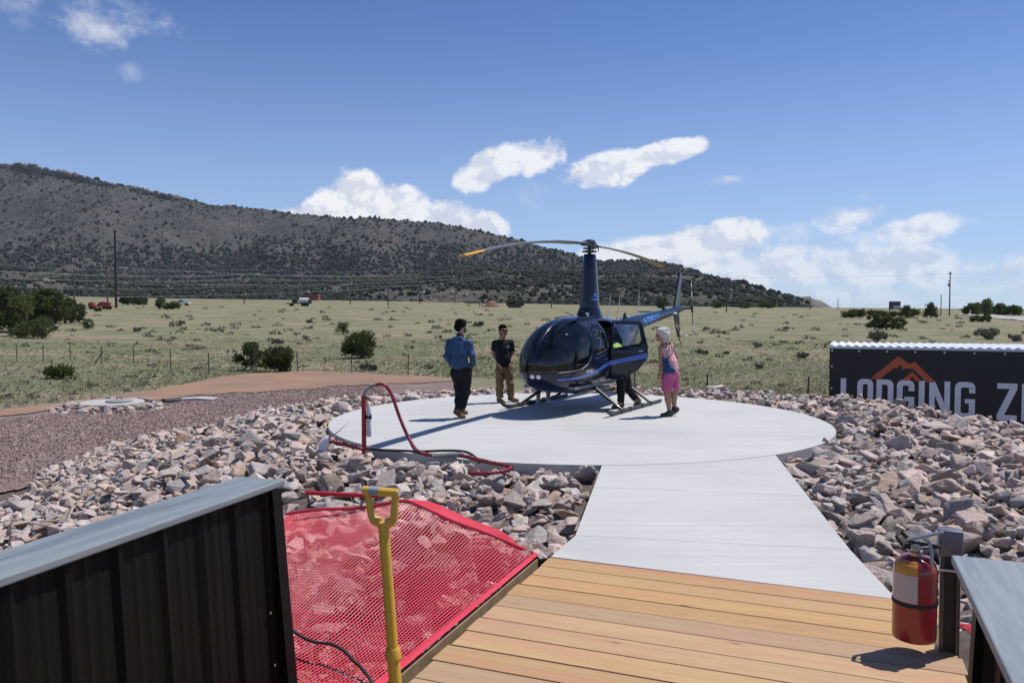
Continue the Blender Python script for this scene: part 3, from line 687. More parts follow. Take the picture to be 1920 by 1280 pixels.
def leaf_cloud(centres, radii, n, size, squash=.85, r=None):
    """many small leaf faces through the volumes of the clumps"""
    r = r or rng; C = np.array(centres); Rr = np.array(radii); p = Rr ** 2; idx = r.choice(len(C), n, p=p / p.sum())
    d = r.normal(size=(n, 3)); d /= np.linalg.norm(d, axis=1)[:, None]; rad = Rr[idx] * (r.random(n) ** .33) * (1 + .27 * r.normal(size=n))
    P = C[idx] + d * rad[:, None] * np.array([1, 1, squash])
    nrm = d + r.normal(scale=.55, size=(n, 3)) + np.array([0, 0, .35]); nrm /= np.linalg.norm(nrm, axis=1)[:, None]
    a = d * .6 + np.array([0, 0, .9]) + r.normal(scale=.45, size=(n, 3)); a /= np.linalg.norm(a, axis=1)[:, None] + 1e-9; b2 = np.cross(nrm, a); b2 /= np.linalg.norm(b2, axis=1)[:, None] + 1e-9
    s = size * r.uniform(.55, 1.35, n)[:, None]; V = np.stack([P - a * s * .5, P + b2 * s * .38, P + a * s * 1.15, P - b2 * s * .38], 1).reshape(-1, 3)
    F = np.arange(len(V)).reshape(-1, 4); return V, F, idx
jm = attr_mat('juniper_leaves', (.048, .062, .024), (.085, .102, .038), (.135, .142, .052), trans=.35)
dm = attr_mat('green_leaves', (.06, .085, .02), (.10, .135, .035), (.15, .18, .055), trans=.3)
gm2 = attr_mat('sage_leaves', (.09, .095, .066), (.14, .138, .10), (.20, .185, .14), trans=.25)
bark = mat('bark', (.16, .12, .09), .95, var=.4, vscale=8, bump=.6, bscale=30)
def plant(name, label, cat, base, h, w, n, leaf, m, seed, clumps=14, shape='juniper', group=None, flat=1.0):
    r = np.random.default_rng(seed); root = empty(name, base, label=label, cat=cat, group=group)
    cs, rs, tone = [], [], []
    for k in range(clumps):
        u = (k + .5) / clumps
        if shape == 'cone': zz = h * (.12 + .84 * u); rad = w * .5 * (1 - u) ** .75 * .8; cr = w * (.30 - .17 * u)
        elif shape == 'low': zz = h * r.uniform(.2, .62); rad = w * .42 * r.random() ** .5; cr = h * r.uniform(.2, .36)
        else:
            zz = h * (.16 + .66 * u) * r.uniform(.85, 1.12); rad = w * .38 * math.sin(math.pi * (.25 + .62 * u)) * r.uniform(.55, 1.2); cr = w * r.uniform(.10, .22)
            if k % 4 == 3: zz = h * r.uniform(.72, .9); rad = w * r.uniform(.02, .26); cr = w * r.uniform(.06, .11)
        a = k * 2.4 + r.uniform(-.5, .5); cs.append((rad * math.cos(a), rad * math.sin(a) * flat, zz)); rs.append(min(cr, zz * .95 + .05)); tone.append(r.random())
    V, F, idx = leaf_cloud(cs, rs, n, leaf, .9, r)
    V[:, 2] = np.maximum(V[:, 2], .02)
    o = mesh_obj('crown', V, F, m, root); set_rk(o, np.clip(np.array(tone)[idx] * .7 + r.random(n) * .3, 0, 1))
    mb = MB(); mb.tube([(0, 0, -.15), (.03 * w, 0, h * .25), (-.02 * w, .02 * w, h * .55), (0, 0, h * .8)], [w * .05, w * .04, w * .025, w * .01], 7)
    for k in range(0, clumps, 2): mb.tube([(0, 0, h * .12 + .1 * cs[k][2]), tuple(np.array(cs[k]) * (.55, .55, .8)), cs[k]], [w * .022, w * .016, w * .006], 5)
    mb.build('trunk', bark, root, smooth=True)
    return root
def at_h(px, py, ph):
    p = ground_at(px, py); return p, ph / FPX * p.y
def bush(label, px, py, wpx, hpx, n, m, seed, name='juniper_shrub', cat='shrub', shape='juniper', leafk=.055, clumps=14, group=None):
    p = ground_at(px, py); k = p.y / FPX; h, w = hpx * k, wpx * k
    return plant(name, label, cat, p, h, w, n, max(h, w) * leafk, m, seed, clumps, shape, group)
bush('rounded green juniper shrub left of the pair by the dirt road, with leaning post', 471, 695, 50, 56, 3000, jm, 1, shape='juniper')
bush('broad green juniper shrub, right one of the pair beside the dirt road', 525, 698, 64, 52, 3600, jm, 2, shape='juniper', clumps=18)
bush('lone rounded juniper bush in the mid field left of the blue jacket', 677, 671, 66, 50, 3600, jm, 3, clumps=18)
bush('small bright green bush near the wire fence at the left', 112, 710, 44, 28, 1800, dm, 4, name='green_shrub', shape='low', leafk=.08)
bush('small yellowish juniper bush alone in the field above the mid bush', 643, 626, 28, 21, 1200, jm, 5)
# big junipers at the left edge
G = 'junipers grouped at the left edge of the field'
for i, (px, py, w, h, lab) in enumerate([(-50, 618, 120, 90, 'large dark juniper cut by the left frame edge'), (20, 622, 88, 84, 'large dark juniper leftmost inside the frame'), (62, 612, 70, 66, 'dark juniper crown at the back middle of the left group'),
        (92, 612, 66, 72, 'tallest juniper of the left group'), (122, 606, 52, 50, 'dense juniper near the right end of the left group'), (148, 604, 34, 40, 'narrow juniper at the right end of the left group'),
        (40, 634, 46, 26, 'low yellow-green juniper in front of the left group'), (80, 635, 48, 40, 'bushy juniper in front of the tallest left tree'), (165, 617, 20, 22, 'small separate juniper just right of the left group'), (62, 633, 44, 34, 'low spreading juniper between the front bushes of the left group')]):
    bush(lab, px, py, w, h, 4200 if h > 45 else 1600, jm, 20 + i, name='juniper_tree', cat='tree', clumps=20, group=G, leafk=.05)
for i, (px, py, w, h, sh_, lab) in enumerate([(300, 580, 22, 24, 'juniper', 'upright olive bush beside the white pickup'), (322, 580, 30, 16, 'low', 'low olive bush just left of the white pickup'), (250, 572, 46, 22, 'low', 'wide dark juniper clump right of the tall black pole'),
        (183, 584, 13, 9, 'low', 'tiny round bush below the red truck'), (1640, 618, 34, 30, 'juniper', 'dark shrub at the left of the clump above the sign'), (1662, 618, 34, 26, 'juniper', 'dark shrub in the middle of the clump above the sign'), (1684, 617, 26, 24, 'juniper', 'dark shrub at the right of the clump above the sign'),
        (1592, 596, 26, 20, 'low', 'dark shrub on the skyline left of the billboard'), (1612, 596, 24, 18, 'low', 'second dark shrub on the skyline left of the billboard'), (1642, 596, 30, 20, 'low', 'dark shrub just under the left of the billboard'),
        (1668, 597, 26, 14, 'low', 'low green shrub under the billboard'), (1697, 597, 22, 24, 'juniper', 'dark juniper right beside the billboard'), (1712, 596, 22, 20, 'low', 'low juniper between the billboard and the pointed juniper'), (1745, 596, 26, 28, 'cone', 'pointed dark juniper left of the bare post'),
        (1834, 604, 24, 15, 'low', 'dark shrub in front of the highway'), (1850, 604, 16, 17, 'juniper', 'taller dark shrub at the highway edge'), (1440, 578, 36, 20, 'low', 'wide dark juniper at the foot of the foothill'), (1240, 578, 30, 22, 'low', 'dark juniper behind the tail rotor'), (1395, 578, 24, 14, 'low', 'small dark juniper below the right pole on the foothill'),
        (1345, 578, 20, 14, 'low', 'small dark shrub right of the tail rotor'), (965, 574, 40, 12, 'low', 'dark shrubs beside the dirt mound')]):
    bush(lab, px, py, w, h, 1100, jm, 50 + i, clumps=12, shape=sh_, leafk=.09)
for i, (px, py, w, h, lab) in enumerate([(1822, 590, 34, 20, 'pale green leafy tree leftmost beyond the highway'), (1846, 590, 36, 28, 'tallest pale green tree beyond the highway'), (1872, 590, 30, 20, 'green tree beside the far house roof'), (1900, 591, 34, 17, 'low green tree at the right frame edge beyond the highway')]):
    bush(lab, px, py, w, h, 1600, dm, 90 + i, name='leafy_tree', cat='tree', clumps=14, leafk=.08)
# low scrub and dry weeds all over the field
def scrub(n, rmin, rmax):
    r = rmin * (rmax / rmin) ** rng.random(n * 2); a = rng.uniform(-.64, .64, n * 2); X, Y = r * np.sin(a), r * np.cos(a); d = mound_dist(X, Y); fl, en = mound_zone(X, Y)
    px, py = to_px(X, Y, H(X, Y)); road = (px < 1010) & (py > 696 - .0 * px) & (py > np.interp(px, [0, 300, 480, 1000], [768, 729, 700, 708]))
    ok = (d > en + .5) & ~road & (fbm(X / 9, Y / 9, 71) > rng.uniform(-.7, .5, X.size)); X, Y = X[ok][:n], Y[ok][:n]; n = len(X); Z = H(X, Y)
    S = rng.uniform(.12, .42, n) * np.clip(Y / 60, .6, 1.6); k = 26
    d3 = rng.normal(size=(n, k, 3)); d3 /= np.linalg.norm(d3, axis=2)[..., None]; d3[..., 2] = np.abs(d3[..., 2]) * .75
    P = np.stack([X, Y, Z], -1)[:, None] + d3 * S[:, None, None] * rng.uniform(.4, 1, (n, k, 1)) * np.array([1.25, 1.25, 1])
    a1 = rng.normal(size=(n, k, 3)); a1 /= np.linalg.norm(a1, axis=2)[..., None]; b1 = np.cross(a1, d3); s = (S * .34)[:, None, None]
    V = np.stack([P - a1 * s, P + a1 * s, P + b1 * s + d3 * s], 2).reshape(-1, 3)
    o = mesh_obj('field_scrub', V, np.arange(len(V)).reshape(-1, 3), gm2); set_rk(o, np.repeat(rng.random(n), k))
    tag(o, 'low grey-green sagebrush and weeds dotted over the field', 'scrub', kind='stuff')
scrub(560, 26, 260)
# a few larger sage bushes that stand out
for i, (px, py, w, h, lab) in enumerate([(898, 612, 22, 12, 'grey sage bush in the field between the two men'), (1645, 640, 40, 22, 'wide grey sage bush above the left of the sign'), (1850, 636, 46, 24, 'wide grey-green bush above the right of the sign'), (1905, 640, 26, 16, 'grey bush at the right frame edge above the sign'),
        (1420, 652, 16, 11, 'olive tuft in the field right of the woman'), (1318, 664, 22, 8, 'flat grey sage right of the woman'), (1362, 664, 13, 7, 'tiny dark sage right of the woman'), (1505, 672, 22, 14, 'dry twiggy bush left of the sign'), (1424, 692, 14, 10, 'small dark weed in the field left of the sign'),
        (520, 645, 24, 10, 'grey sage bush above the juniper pair'), (258, 622, 16, 11, 'dark upright weed in the left field'), (340, 608, 14, 8, 'reddish weed in the left field'), (690, 695, 36, 14, 'yellowish grass clump below the mid juniper'), (580, 606, 12, 8, 'small grey bush in the centre-left field')]):
    bush(lab, px, py, w, h, 500, gm2, 120 + i, name='sage_bush', cat='shrub', shape='low', leafk=.10, clumps=9)

# ---------------------------------------------------------------- wire fence
steel = mat('galvanised', (.32, .32, .33), .45, .8, var=.3); dpost = mat('fence_post', (.075, .07, .06), .9, var=.3)
fence = empty('wire_fence', ground_at(320, 690), label='barbed wire fence on thin dark posts along the far side of the road', cat='fence')
fpx = [(-40, 676), (32, 678), (81, 680), (132, 677), (190, 681), (251, 682), (320, 692), (392, 702), (476, 700), (558, 699), (660, 702), (765, 706)]
fw = [ground_at(*p) for p in fpx] + [Vector((-2.2, 33.5, 0)), Vector((1.2, 31.5, 0)), Vector((4.6, 30, 0)), Vector((7.0, 28.5, 0)), Vector((10.2, 27.5, 0)), Vector((13.5, 27, 0)), Vector((17, 26.5, 0))]
for p in fw: p.z = float(H(p.x, p.y))
f0 = fence.location.copy()
for p in fw: MB().tube([p - f0 + Vector((0, 0, -.1)), p - f0 + Vector((random.uniform(-.03, .03), 0, 1.15))], .03, 5).build('post', dpost, fence)
for zz in (.35, .65, .95, 1.1): MB().tube([p - f0 + Vector((0, -.03, zz)) for p in fw], .0022, 3).build('wire', dpost, fence)
p = ground_at(455, 697); MB().tube([p - f0, p - f0 + Vector((.75, .2, 1.0))], .05, 6).build('brace', bark, fence)
p = ground_at(178, 680); MB().tube([p - f0, p - f0 + Vector((.5, .1, .75))], .035, 6).build('brace', bark, fence)

# ---------------------------------------------------------------- poles and lines
wood_pole = mat('pole_wood', (.15, .105, .075), .9, var=.35, vscale=2); black_steel = mat('black_pole', (.02, .018, .02), .6); porcelain = mat('insulator', (.35, .36, .38), .3)
wirem = mat('bright_wire', (.26, .26, .27), .6, .2)
def pole(label, px, py, toppx, m=wood_pole, arms=1, rad=.16, extra=None, armw=1.2):
    p = ground_at(px, py); h = (py - toppx) / FPX * p.y
    o = empty('utility_pole', p, label=label, cat='pole')
    MB().tube([(0, 0, -.3), (0, 0, h)], [rad, rad * .7], 8).build('shaft', m, o, smooth=True)
    for a in range(arms):
        z = h - .5 - a * 1.6; MB().box((0, 0, z), (armw * 2, .12, .14)).build('crossarm', m, o)
        for s in (-1, -.45, .45, 1): MB().lathe([(.05, 0), (.08, .06), (.05, .12), (.07, .18), (.03, .26)], (s * armw * .92, 0, z + .07), 8).build('insulator', porcelain, o)
    if extra: extra(o, h)
    return o, Vector((p.x, p.y, p.z + h))
def transformer(o, h): MB().lathe([(.05, 0), (.24, .04), (.24, .75), (.2, .82), (.05, .86)], (-.42, 0, h - 4.2), 12).build('transformer', mat('transformer_grey', (.16, .165, .17), .5), o); MB().lathe([(.05, 0), (.12, .03), (.12, .5), (.04, .55)], (-.38, 0, h - 2.9), 8).build('cutout', porcelain, o)
def redbase(o, h): MB().tube([(0, 0, 0), (0, 0, 4.2)], .32, 8).build('red_base', mat('red_steel', (.30, .025, .03), .5), o)
TOPS = {}
for key, a in {'A': ('pale wooden pole at the left, above the big junipers', 140, 573, 503), 'B': ('reddish wooden pole just left of the tall black pole', 202, 577, 497), 'C': ('wooden pole above the red shed\'s left field, with white box', 458, 570, 505), 'D': ('wooden pole between the red shed and mid bush', 657, 571, 500), 'E': ('wooden pole in the field left of the blue jacket', 728, 573, 508), 'F': ('short distant pole right of the mid field poles', 787, 571, 517),
        'G': ('tall dark pole at the tip of the left rotor blade', 853, 569, 476), 'H': ('thin grey pole left of the rotor mast', 1034, 577, 528), 'I': ('wooden pole on the field right of the tail rotor', 1362, 586, 519), 'J': ('distant pole on the right end of the foothill', 1518, 580, 555), 'K': ('distant pole beside the rocky knoll', 1571, 580, 559)}.items():
    TOPS[key] = pole(*a, rad=.22, arms=1 if key in 'ABCI' else 0)[1]
TOPS['T'] = pole('very tall black steel pole with red base at the left', 218, 577, 432, black_steel, 0, .34, redbase)[1]
TOPS['R'] = pole('tall wooden utility pole with transformer at the right skyline', 1780, 592, 510, wood_pole, 1, .20, transformer, .5)[1]
TOPS['S'] = pole('bare wooden post without wires left of the tall right pole', 1764, 592, 552, wood_pole, 0, .15)[1]
def line(label, pts, r=.035, sag=.03, n=14):
    P = []
    for a, b in zip(pts, pts[1:]):
        a, b = Vector(a), Vector(b); L = (b - a).length
        for i in range(n + (b is pts[-1])):
            u = i / n; P.append(a.lerp(b, u) - Vector((0, 0, sag * L * 4 * u * (1 - u) * .5)))
    P.append(Vector(pts[-1])); tag(MB().tube(P, r, 4).build('power_line', wirem), label, 'wire', 'power lines across the left field')
A, B2, C_, T = TOPS['A'], TOPS['B'], TOPS['C'], TOPS['T']; lo = A + (A - C_) * .6; lo.z = A.z + 1
hi = C_ + Vector((62, 25, 1.0))
for dz, dx, lab, r in ((-.2, 0, 'top', .022), (-1.9, .4, 'second', .045), (-3.6, -.4, 'third', .04), (-6.0, 0, 'lowest', .022)):
    line(f'{lab} pale wire of the wooden pole line across the left field', [lo + Vector((dx, 0, dz)), A + Vector((dx, 0, dz)), C_ + Vector((dx, 0, dz)), hi + Vector((dx, 0, dz))], r, .02)
for dz, lab in ((-9.5, 'upper'), (-13.5, 'middle'), (-17.0, 'lower')):
    line(f'{lab} faint wire hung from the tall black pole', [T + Vector((-150, 20, dz - 2)), T + Vector((0, 0, dz)), TOPS['D'] + Vector((60, 40, dz * .15)), TOPS['G'] + Vector((30, 60, dz * .12))], .028, .02)
line('thin wire from the right skyline pole towards the mountain', [TOPS['I'] + Vector((0, 0, -.3)), TOPS['R'] + Vector((-.3, 0, -.6)), TOPS['R'] + Vector((60, -15, 0))], .02, .012)

# ---------------------------------------------------------------- far vehicles, sheds, billboard
rubber = mat('rubber', (.02, .02, .02), .8); glassd = mat('dark_glass', (.02, .025, .03), .1); white = mat('white_paint', (.72, .72, .72), .35, coat=.4); redp = mat('red_paint', (.33, .03, .035), .5, var=.3)
def wheel_set(o, xs, w, r):
    for x in xs:
        for s in (-1, 1): MB().lathe([(r * .5, -.1), (r, -.1), (r, .1), (r * .5, .1)], (x, s * w, r), 14, Matrix.Rotation(R(90), 3, 'X')).build('wheel', rubber, o)
def pickup(label, px, py, rz, paint):
    o = empty('pickup_truck', ground_at(px, py), rz, label=label, cat='truck')
    MB().prism([(-2.7, .5), (2.6, .5), (2.7, .8), (2.6, 1.05), (1.4, 1.15), (-2.7, 1.15)], -.95, .95).build('body', paint, o)
    MB().prism([(-.9, 1.15), (1.35, 1.15), (.7, 1.85), (-.8, 1.85)], -.85, .85).build('cab', paint, o)
    for s in (-1, 1): MB().prism([(-.7, 1.22), (1.1, 1.22), (.6, 1.75), (-.65, 1.75)], s * .855, s * .87).build('window', glassd, o)
    MB().prism([(1.37, 1.17), (1.40, 1.17), (.78, 1.78), (.75, 1.78)], -.75, .75).build('windscreen', glassd, o)
    wheel_set(o, (-1.75, 1.7), .9, .42); return o
pickup('white pickup truck parked in the left field', 340, 573, R(8), white)
o = empty('red_flatbed_truck', ground_at(190, 580), R(5), label='red flatbed truck with machinery left of the tall black pole', cat='truck')
o.scale = (.72, .72, .72); MB().box((0, 0, .95), (7.5, 2.2, .35), bev=.05).build('bed', redp, o); MB().prism([(-3.7, 1.1), (-2.2, 1.1), (-2.2, 2.2), (-3.2, 2.3), (-3.7, 1.8)], -1.05, 1.05).build('cab', redp, o); MB().prism([(-1.2, 1.15), (2.6, 1.15), (2.9, 2.1), (.4, 2.5), (-.8, 1.9)], -.8, .8).build('machinery', redp, o); wheel_set(o, (-2.9, 1.2, 2.4), 1.0, .48)
o = empty('tank_trailer', ground_at(560, 574), R(-4), label='dark flatbed trailer carrying a white tank left of the red shed', cat='trailer')
MB().box((0, 0, 1.0), (8.5, 2.3, .3), bev=.04).build('bed', mat('dark_steel', (.03, .03, .035), .6), o); MB().tube([(.4, 0, 2.0), (3.4, 0, 2.0)], .85, 14).build('tank', white, o, smooth=True); MB().box((-1.2, 0, 1.75), (1.6, 1.8, 1.2), bev=.1).build('crate', mat('dark_steel'), o); MB().box((4.0, 0, 1.7), (.9, 1.8, 1.1), bev=.1).build('cabinet', mat('dark_steel'), o); wheel_set(o, (-2.5, 1.6, 2.8), 1.0, .45)
def shed(name, label, px, py, wpx, hpx, wallm, roofm, depth=5, rz=0):
    p = ground_at(px, py); k = p.y / FPX; w, h = wpx * k, hpx * k; o = empty(name, p, rz, label=label, cat='building')
    MB().box((0, 0, h * .42), (w, depth, h * .84)).build('wall', wallm, o); MB().prism([(-w * .53, h * .84), (w * .53, h * .84), (w * .45, h), (-w * .45, h)], -depth * .55, depth * .55).build('roof', roofm, o)
    MB().box((w * .1, -depth / 2 - .02, h * .3), (w * .14, .06, h * .6)).build('door', mat('door_dark', (.09, .05, .04), .7), o)
    for s in (-.28, .33): MB().box((w * s, -depth / 2 - .02, h * .5), (w * .12, .05, h * .22)).build('window', glassd, o)
    return o
shed('red_shed', 'long red shed at the far edge of the field', 584, 563, 30, 11, mat('shed_red', (.30, .085, .055), .8, var=.2), mat('shed_roof', (.20, .07, .05), .8))
shed('white_trailer_house', 'white roofed trailer house among far trees', 625, 556, 16, 7, white, white); shed('white_outbuilding', 'small white outbuilding right of the white trailer house', 643, 555, 9, 5, white, white)
shed('far_house', 'low tan house roof among the green trees at the right', 1890, 590, 30, 10, mat('tan_wall', (.33, .27, .22), .8), mat('brown_roof', (.20, .15, .13), .8))
# earth mound, ramp and dark trailer
p = ground_at(922, 576); o = mesh_obj('dirt_mound', *(lambda n, k: ([(math.cos(2 * math.pi * j / n) * r_ * (1 + .12 * math.sin(j * 2.3)), math.sin(2 * math.pi * j / n) * r_ * .8, z_ + .15 * math.sin(j * 1.7 + r_)) for r_, z_ in k for j in range(n)], [(i * n + j, i * n + (j + 1) % n, (i + 1) * n + (j + 1) % n, (i + 1) * n + j) for i in range(len(k) - 1) for j in range(n)] + [tuple((len(k) - 1) * n + j for j in range(n))]))(20, [(3.4, -.2), (2.6, .7), (1.6, 1.6), (.8, 2.3), (.25, 2.5)]), mat('red_earth', (.22, .12, .075), .95, var=.3), smooth=True, loc=p); tag(o, 'reddish earth mound at the far edge of the field', 'mound')
o = empty('loading_ramp', ground_at(893, 575), R(3), label='dark raised loading ramp left of the earth mound', cat='ramp'); MB().box((0, 0, 1.35), (8.5, 1.2, .25)).build('deck', mat('dark_steel'), o)
for x in (-3.2, -2.4, 1.2, 2.6): MB().box((x, 0, .6), (.25, .9, 1.3)).build('support', mat('dark_steel'), o)
MB().box((1.9, -.5, .9), (.5, .4, 1.7)).build('pale_tank', mat('pale_blue', (.4, .48, .55), .5), o)
o = empty('dark_tank', ground_at(965, 577), R(0), label='long dark stock tank right of the earth mound', cat='tank'); MB().lathe([(.9, 0), (1.0, .1), (1.0, .95), (.92, 1.0), (.85, .9)], (0, 0, 0), 20, Matrix.Diagonal((2.4, 1, 1))).build('tub', mat('dark_steel'), o, smooth=True)
p = ground_at(1677, 592); k = p.y / FPX; bw, bh = 21 * k, 15 * k
o = empty('billboard', p, R(-4), label='dark roadside billboard with pale lower panel seen against the sky', cat='billboard')
for s in (-.42, .42): MB().tube([(s * bw, 0, -.3), (s * bw, 0, 13 * k)], .15, 8).build('post', wood_pole, o)
MB().box((0, -.1, 12 * k + bh * .5), (bw, .2, bh), bev=.03).build('panel', mat('billboard_dark', (.045, .05, .065), .6), o); MB().box((bw * .16, -.215, 12 * k + bh * .28), (bw * .58, .02, bh * .4)).build('poster', mat('billboard_pale', (.42, .43, .46), .6), o)

# ---------------------------------------------------------------- tank lid on its ring of stones
p = ground_at(210, 766); lid = empty('concrete_tank_lid', p, label='round white concrete tank lid ringed by stones on the gravel', cat='lid')
MB().lathe([(1.02, -.2), (1.04, .0), (1.04, .22), (1.01, .25), (.5, .265)], (0, 0, 0), 48).build('slab', mat('lid_concrete', (.42, .405, .385), .85, var=.12, vscale=3), lid, smooth=True)
MB().lathe([(.42, .24), (.42, .31), (.39, .33), (.1, .335)], (.35, -.2, 0), 24).build('manhole_cover', mat('cover_grey', (.26, .26, .26), .7), lid, smooth=True); MB().tube([(.27, -.2, .33), (.27, -.2, .41), (.45, -.2, .41), (.45, -.2, .33)], .02, 6).build('handle', mat('dark_steel'), lid)
k = 0
for a in np.linspace(0, 2 * math.pi, 26, endpoint=False):
    for rr in ((1.32, 1.6, 1.9) if math.sin(a) < .3 else (1.35,)):
        s = random.uniform(.12, .22); x, y = rr * math.cos(a + random.uniform(-.1, .1)), rr * math.sin(a)
        o = bpy.data.objects.new('stone', FINEM[k % NV]); COL.objects.link(o); o.parent = lid; o.scale = (s * 1.2, s, s * .9); o.rotation_euler = (random.uniform(-.4, .4), random.uniform(-.4, .4), random.uniform(0, 6)); o.location = (x, y, float(H(p.x + x, p.y + y)) - p.z + .18 - .22 * (rr - 1.32)); k += 1
p = ground_at(368, 752); tag(MB().prism([(-.6, 0), (.72, 0), (.75, .05), (.1, .09), (-.55, .06)], -.3, .35).build('concrete_slab_offcut', mat('lid_concrete'), loc=p + Vector((0, 0, .05))), 'flat white concrete offcut lying on the gravel', 'slab')
p = ground_at(321, 757); o = bpy.data.objects.new('dark_boulder', FINEM[3].copy()); o.data.materials.clear(); o.data.materials.append(mat('dark_stone', (.07, .07, .08), .8, var=.3)); COL.objects.link(o); o.location = p + Vector((0, 0, .12)); o.scale = (.36, .26, .22); tag(o, 'dark grey boulder beside the flat concrete offcut', 'rock')
# ---------------------------------------------------------------- lodging banner on its corrugated container
SG = empty('banner_container', (7.95, 20.0, -1.55), R(-23.5), label='black banner with orange mountain logo and LODGING lettering on a container', cat='sign')
SL, SHT = 8.2, 2.62
corr = mat('white_corrugated', (.74, .75, .77), .4, coat=.2)
m = MB(); n = 240; V = []; F = []
for i in range(n + 1):
    x = SL * i / n; ph = math.sin(2 * math.pi * x / .19)
    for (y, z) in ((.02 + .018, -.0), (.02 + .018, SHT - .05 + .022 * ph), (1.2, SHT - .02 + .022 * ph), (2.4, SHT - .05 + .022 * ph), (2.4, 0)):
        V.append((x, y, z))
for i in range(n):
    for k in range(4): F.append((i * 5 + k, (i + 1) * 5 + k, (i + 1) * 5 + k + 1, i * 5 + k + 1))
F += [(0, 1, 2, 3, 4), tuple(n * 5 + k for k in (4, 3, 2, 1, 0))]
m.add(V, F); m.build('corrugated_shell', corr, SG, smooth=True)
bann = MB().box((SL / 2, .012, SHT / 2 - .06), (SL, .008, SHT - .13)).build('banner', mat('banner_vinyl', (.012, .0115, .014), .55, bump=.15, bscale=3), SG)
gro = mat('grommet', (.6, .6, .6), .3, .9)
for x in list(np.arange(.06, SL, .62)): MB().lathe([(.012, -.002), (.022, 0), (.022, .004), (.012, .006)], (x, .004, SHT - .175), 10, Matrix.Rotation(R(90), 3, 'X')).build('grommet', gro, bann)
for z in np.arange(.4, SHT - .3, .55): MB().lathe([(.012, -.002), (.022, 0), (.022, .004), (.012, .006)], (.06, .004, z), 10, Matrix.Rotation(R(90), 3, 'X')).build('grommet', gro, bann)
def flat(name, polys, m, parent, y=.004, th=.003):
    """2-D shapes in the banner's plane (x, z), printed as thin film"""
    mb = MB()
    for p in polys: mb.prism(p, y, y + th)
    return mb.build(name, m, parent)
def quads_ring(outer, inner, skip=()):
    n = len(outer); return [[outer[i], outer[(i + 1) % n], inner[(i + 1) % n], inner[i]] for i in range(n) if i not in skip]
def rrect(x0, z0, x1, z1, r, k=5, square_left=False):
    out = []
    for cx, cz, a0, sq in ((x1 - r, z1 - r, 0, 0), (x0 + r, z1 - r, 90, square_left), (x0 + r, z0 + r, 180, square_left), (x1 - r, z0 + r, 270, 0)):
        for i in range(k + 1):
            a = R(a0 + 90 * i / k)
            if sq:
                qx, qz = (x0, z1) if a0 == 90 else (x0, z0); out.append((qx + (1e-4 * i), qz))
            else: out.append((cx + r * math.cos(a), cz + r * math.sin(a)))
    return out
LH, ST = .86, .125
def letter(ch, x, z, w, h=LH, st=ST):
    if ch == 'L': return [[(x, z), (x + st, z), (x + st, z + h), (x, z + h)], [(x + st, z), (x + w, z), (x + w, z + .13), (x + st, z + .13)]]
    if ch == 'I': return [[(x, z), (x + st, z), (x + st, z + h), (x, z + h)]]
    if ch == 'O' or ch == 'D': return quads_ring(rrect(x, z, x + w, z + h, .13, 5, ch == 'D'), rrect(x + st, z + .125, x + w - st, z + h - .125, .045, 5, ch == 'D'))
    if ch == 'G':
        q = quads_ring(rrect(x, z, x + w, z + h, .13), rrect(x + st, z + .125, x + w - st, z + h - .125, .045)); n = len(q)
        q = q[:n - 1]      # open on the right between the upper arc and the bar
        q += [[(x + w - st, z + .13), (x + w, z + .13), (x + w, z + .46), (x + w - st, z + .46)], [(x + w - st - .085, z + .36), (x + w - st, z + .36), (x + w - st, z + .46), (x + w - st - .085, z + .46)], [(x + w - st, z + .60), (x + w, z + .60), (x + w, z + h - .13), (x + w - st, z + h - .13)]]
        return q
    if ch == 'N': return [[(x, z), (x + st * .95, z), (x + st * .95, z + h), (x, z + h)], [(x + w - st * .95, z), (x + w, z), (x + w, z + h), (x + w - st * .95, z + h)], [(x + st * .95, z + h), (x + st * .95, z + h - .34), (x + w - st * .95, z), (x + w - st * .95, z + .34)]]
    if ch == 'Z': return [[(x, z + h - .125), (x + w, z + h - .125), (x + w, z + h), (x, z + h)], [(x, z), (x + w, z), (x + w, z + .125), (x, z + .125)], [(x, z + .125), (x + .15, z + .125), (x + w, z + h - .125), (x + w - .15, z + h - .125)]]
vin = mat('white_vinyl', (.72, .71, .78), .5); org = mat('orange_vinyl', (.50, .095, .032), .5)
ztop = 1.76
for ch, x, w in (('L', .27, .33), ('O', .65, .36), ('D', 1.08, .38), ('G', 1.535, .38), ('I', 2.01, .13), ('N', 2.235, .44), ('G', 2.775, .42), ('Z', 3.64, .40), ('I', 4.13, .13)):
    flat('letter', letter(ch, x, ztop - LH, w), vin, bann)
lx = lambda px: (px - 108) / 1815 * 4.45; 
def logo(pts): return [(.24 + (px - 205) * .00230 , 2.335 - (py - 168) * .00232) for px, py in pts]
big_ = [[(510, 410), (603, 410), (735, 290), (775, 168)], [(775, 168), (735, 290), (775, 290), (778, 265)], [(775, 168), (778, 265), (815, 265), (880, 246)], [(815, 265), (815, 312), (842, 294), (880, 246)], [(880, 246), (842, 294), (920, 294), (930, 218)], [(930, 218), (920, 294), (1045, 430), (1132, 430)]]
flat('mountain_logo', [logo(p) for p in big_], org, bann)
flat('house_logo', [logo(p) for p in ([(818, 418), (892, 418), (892, 384), (910, 322)], [(892, 384), (930, 384), (910, 322)], [(930, 384), (930, 418), (1003, 424), (910, 322)])], org, bann)

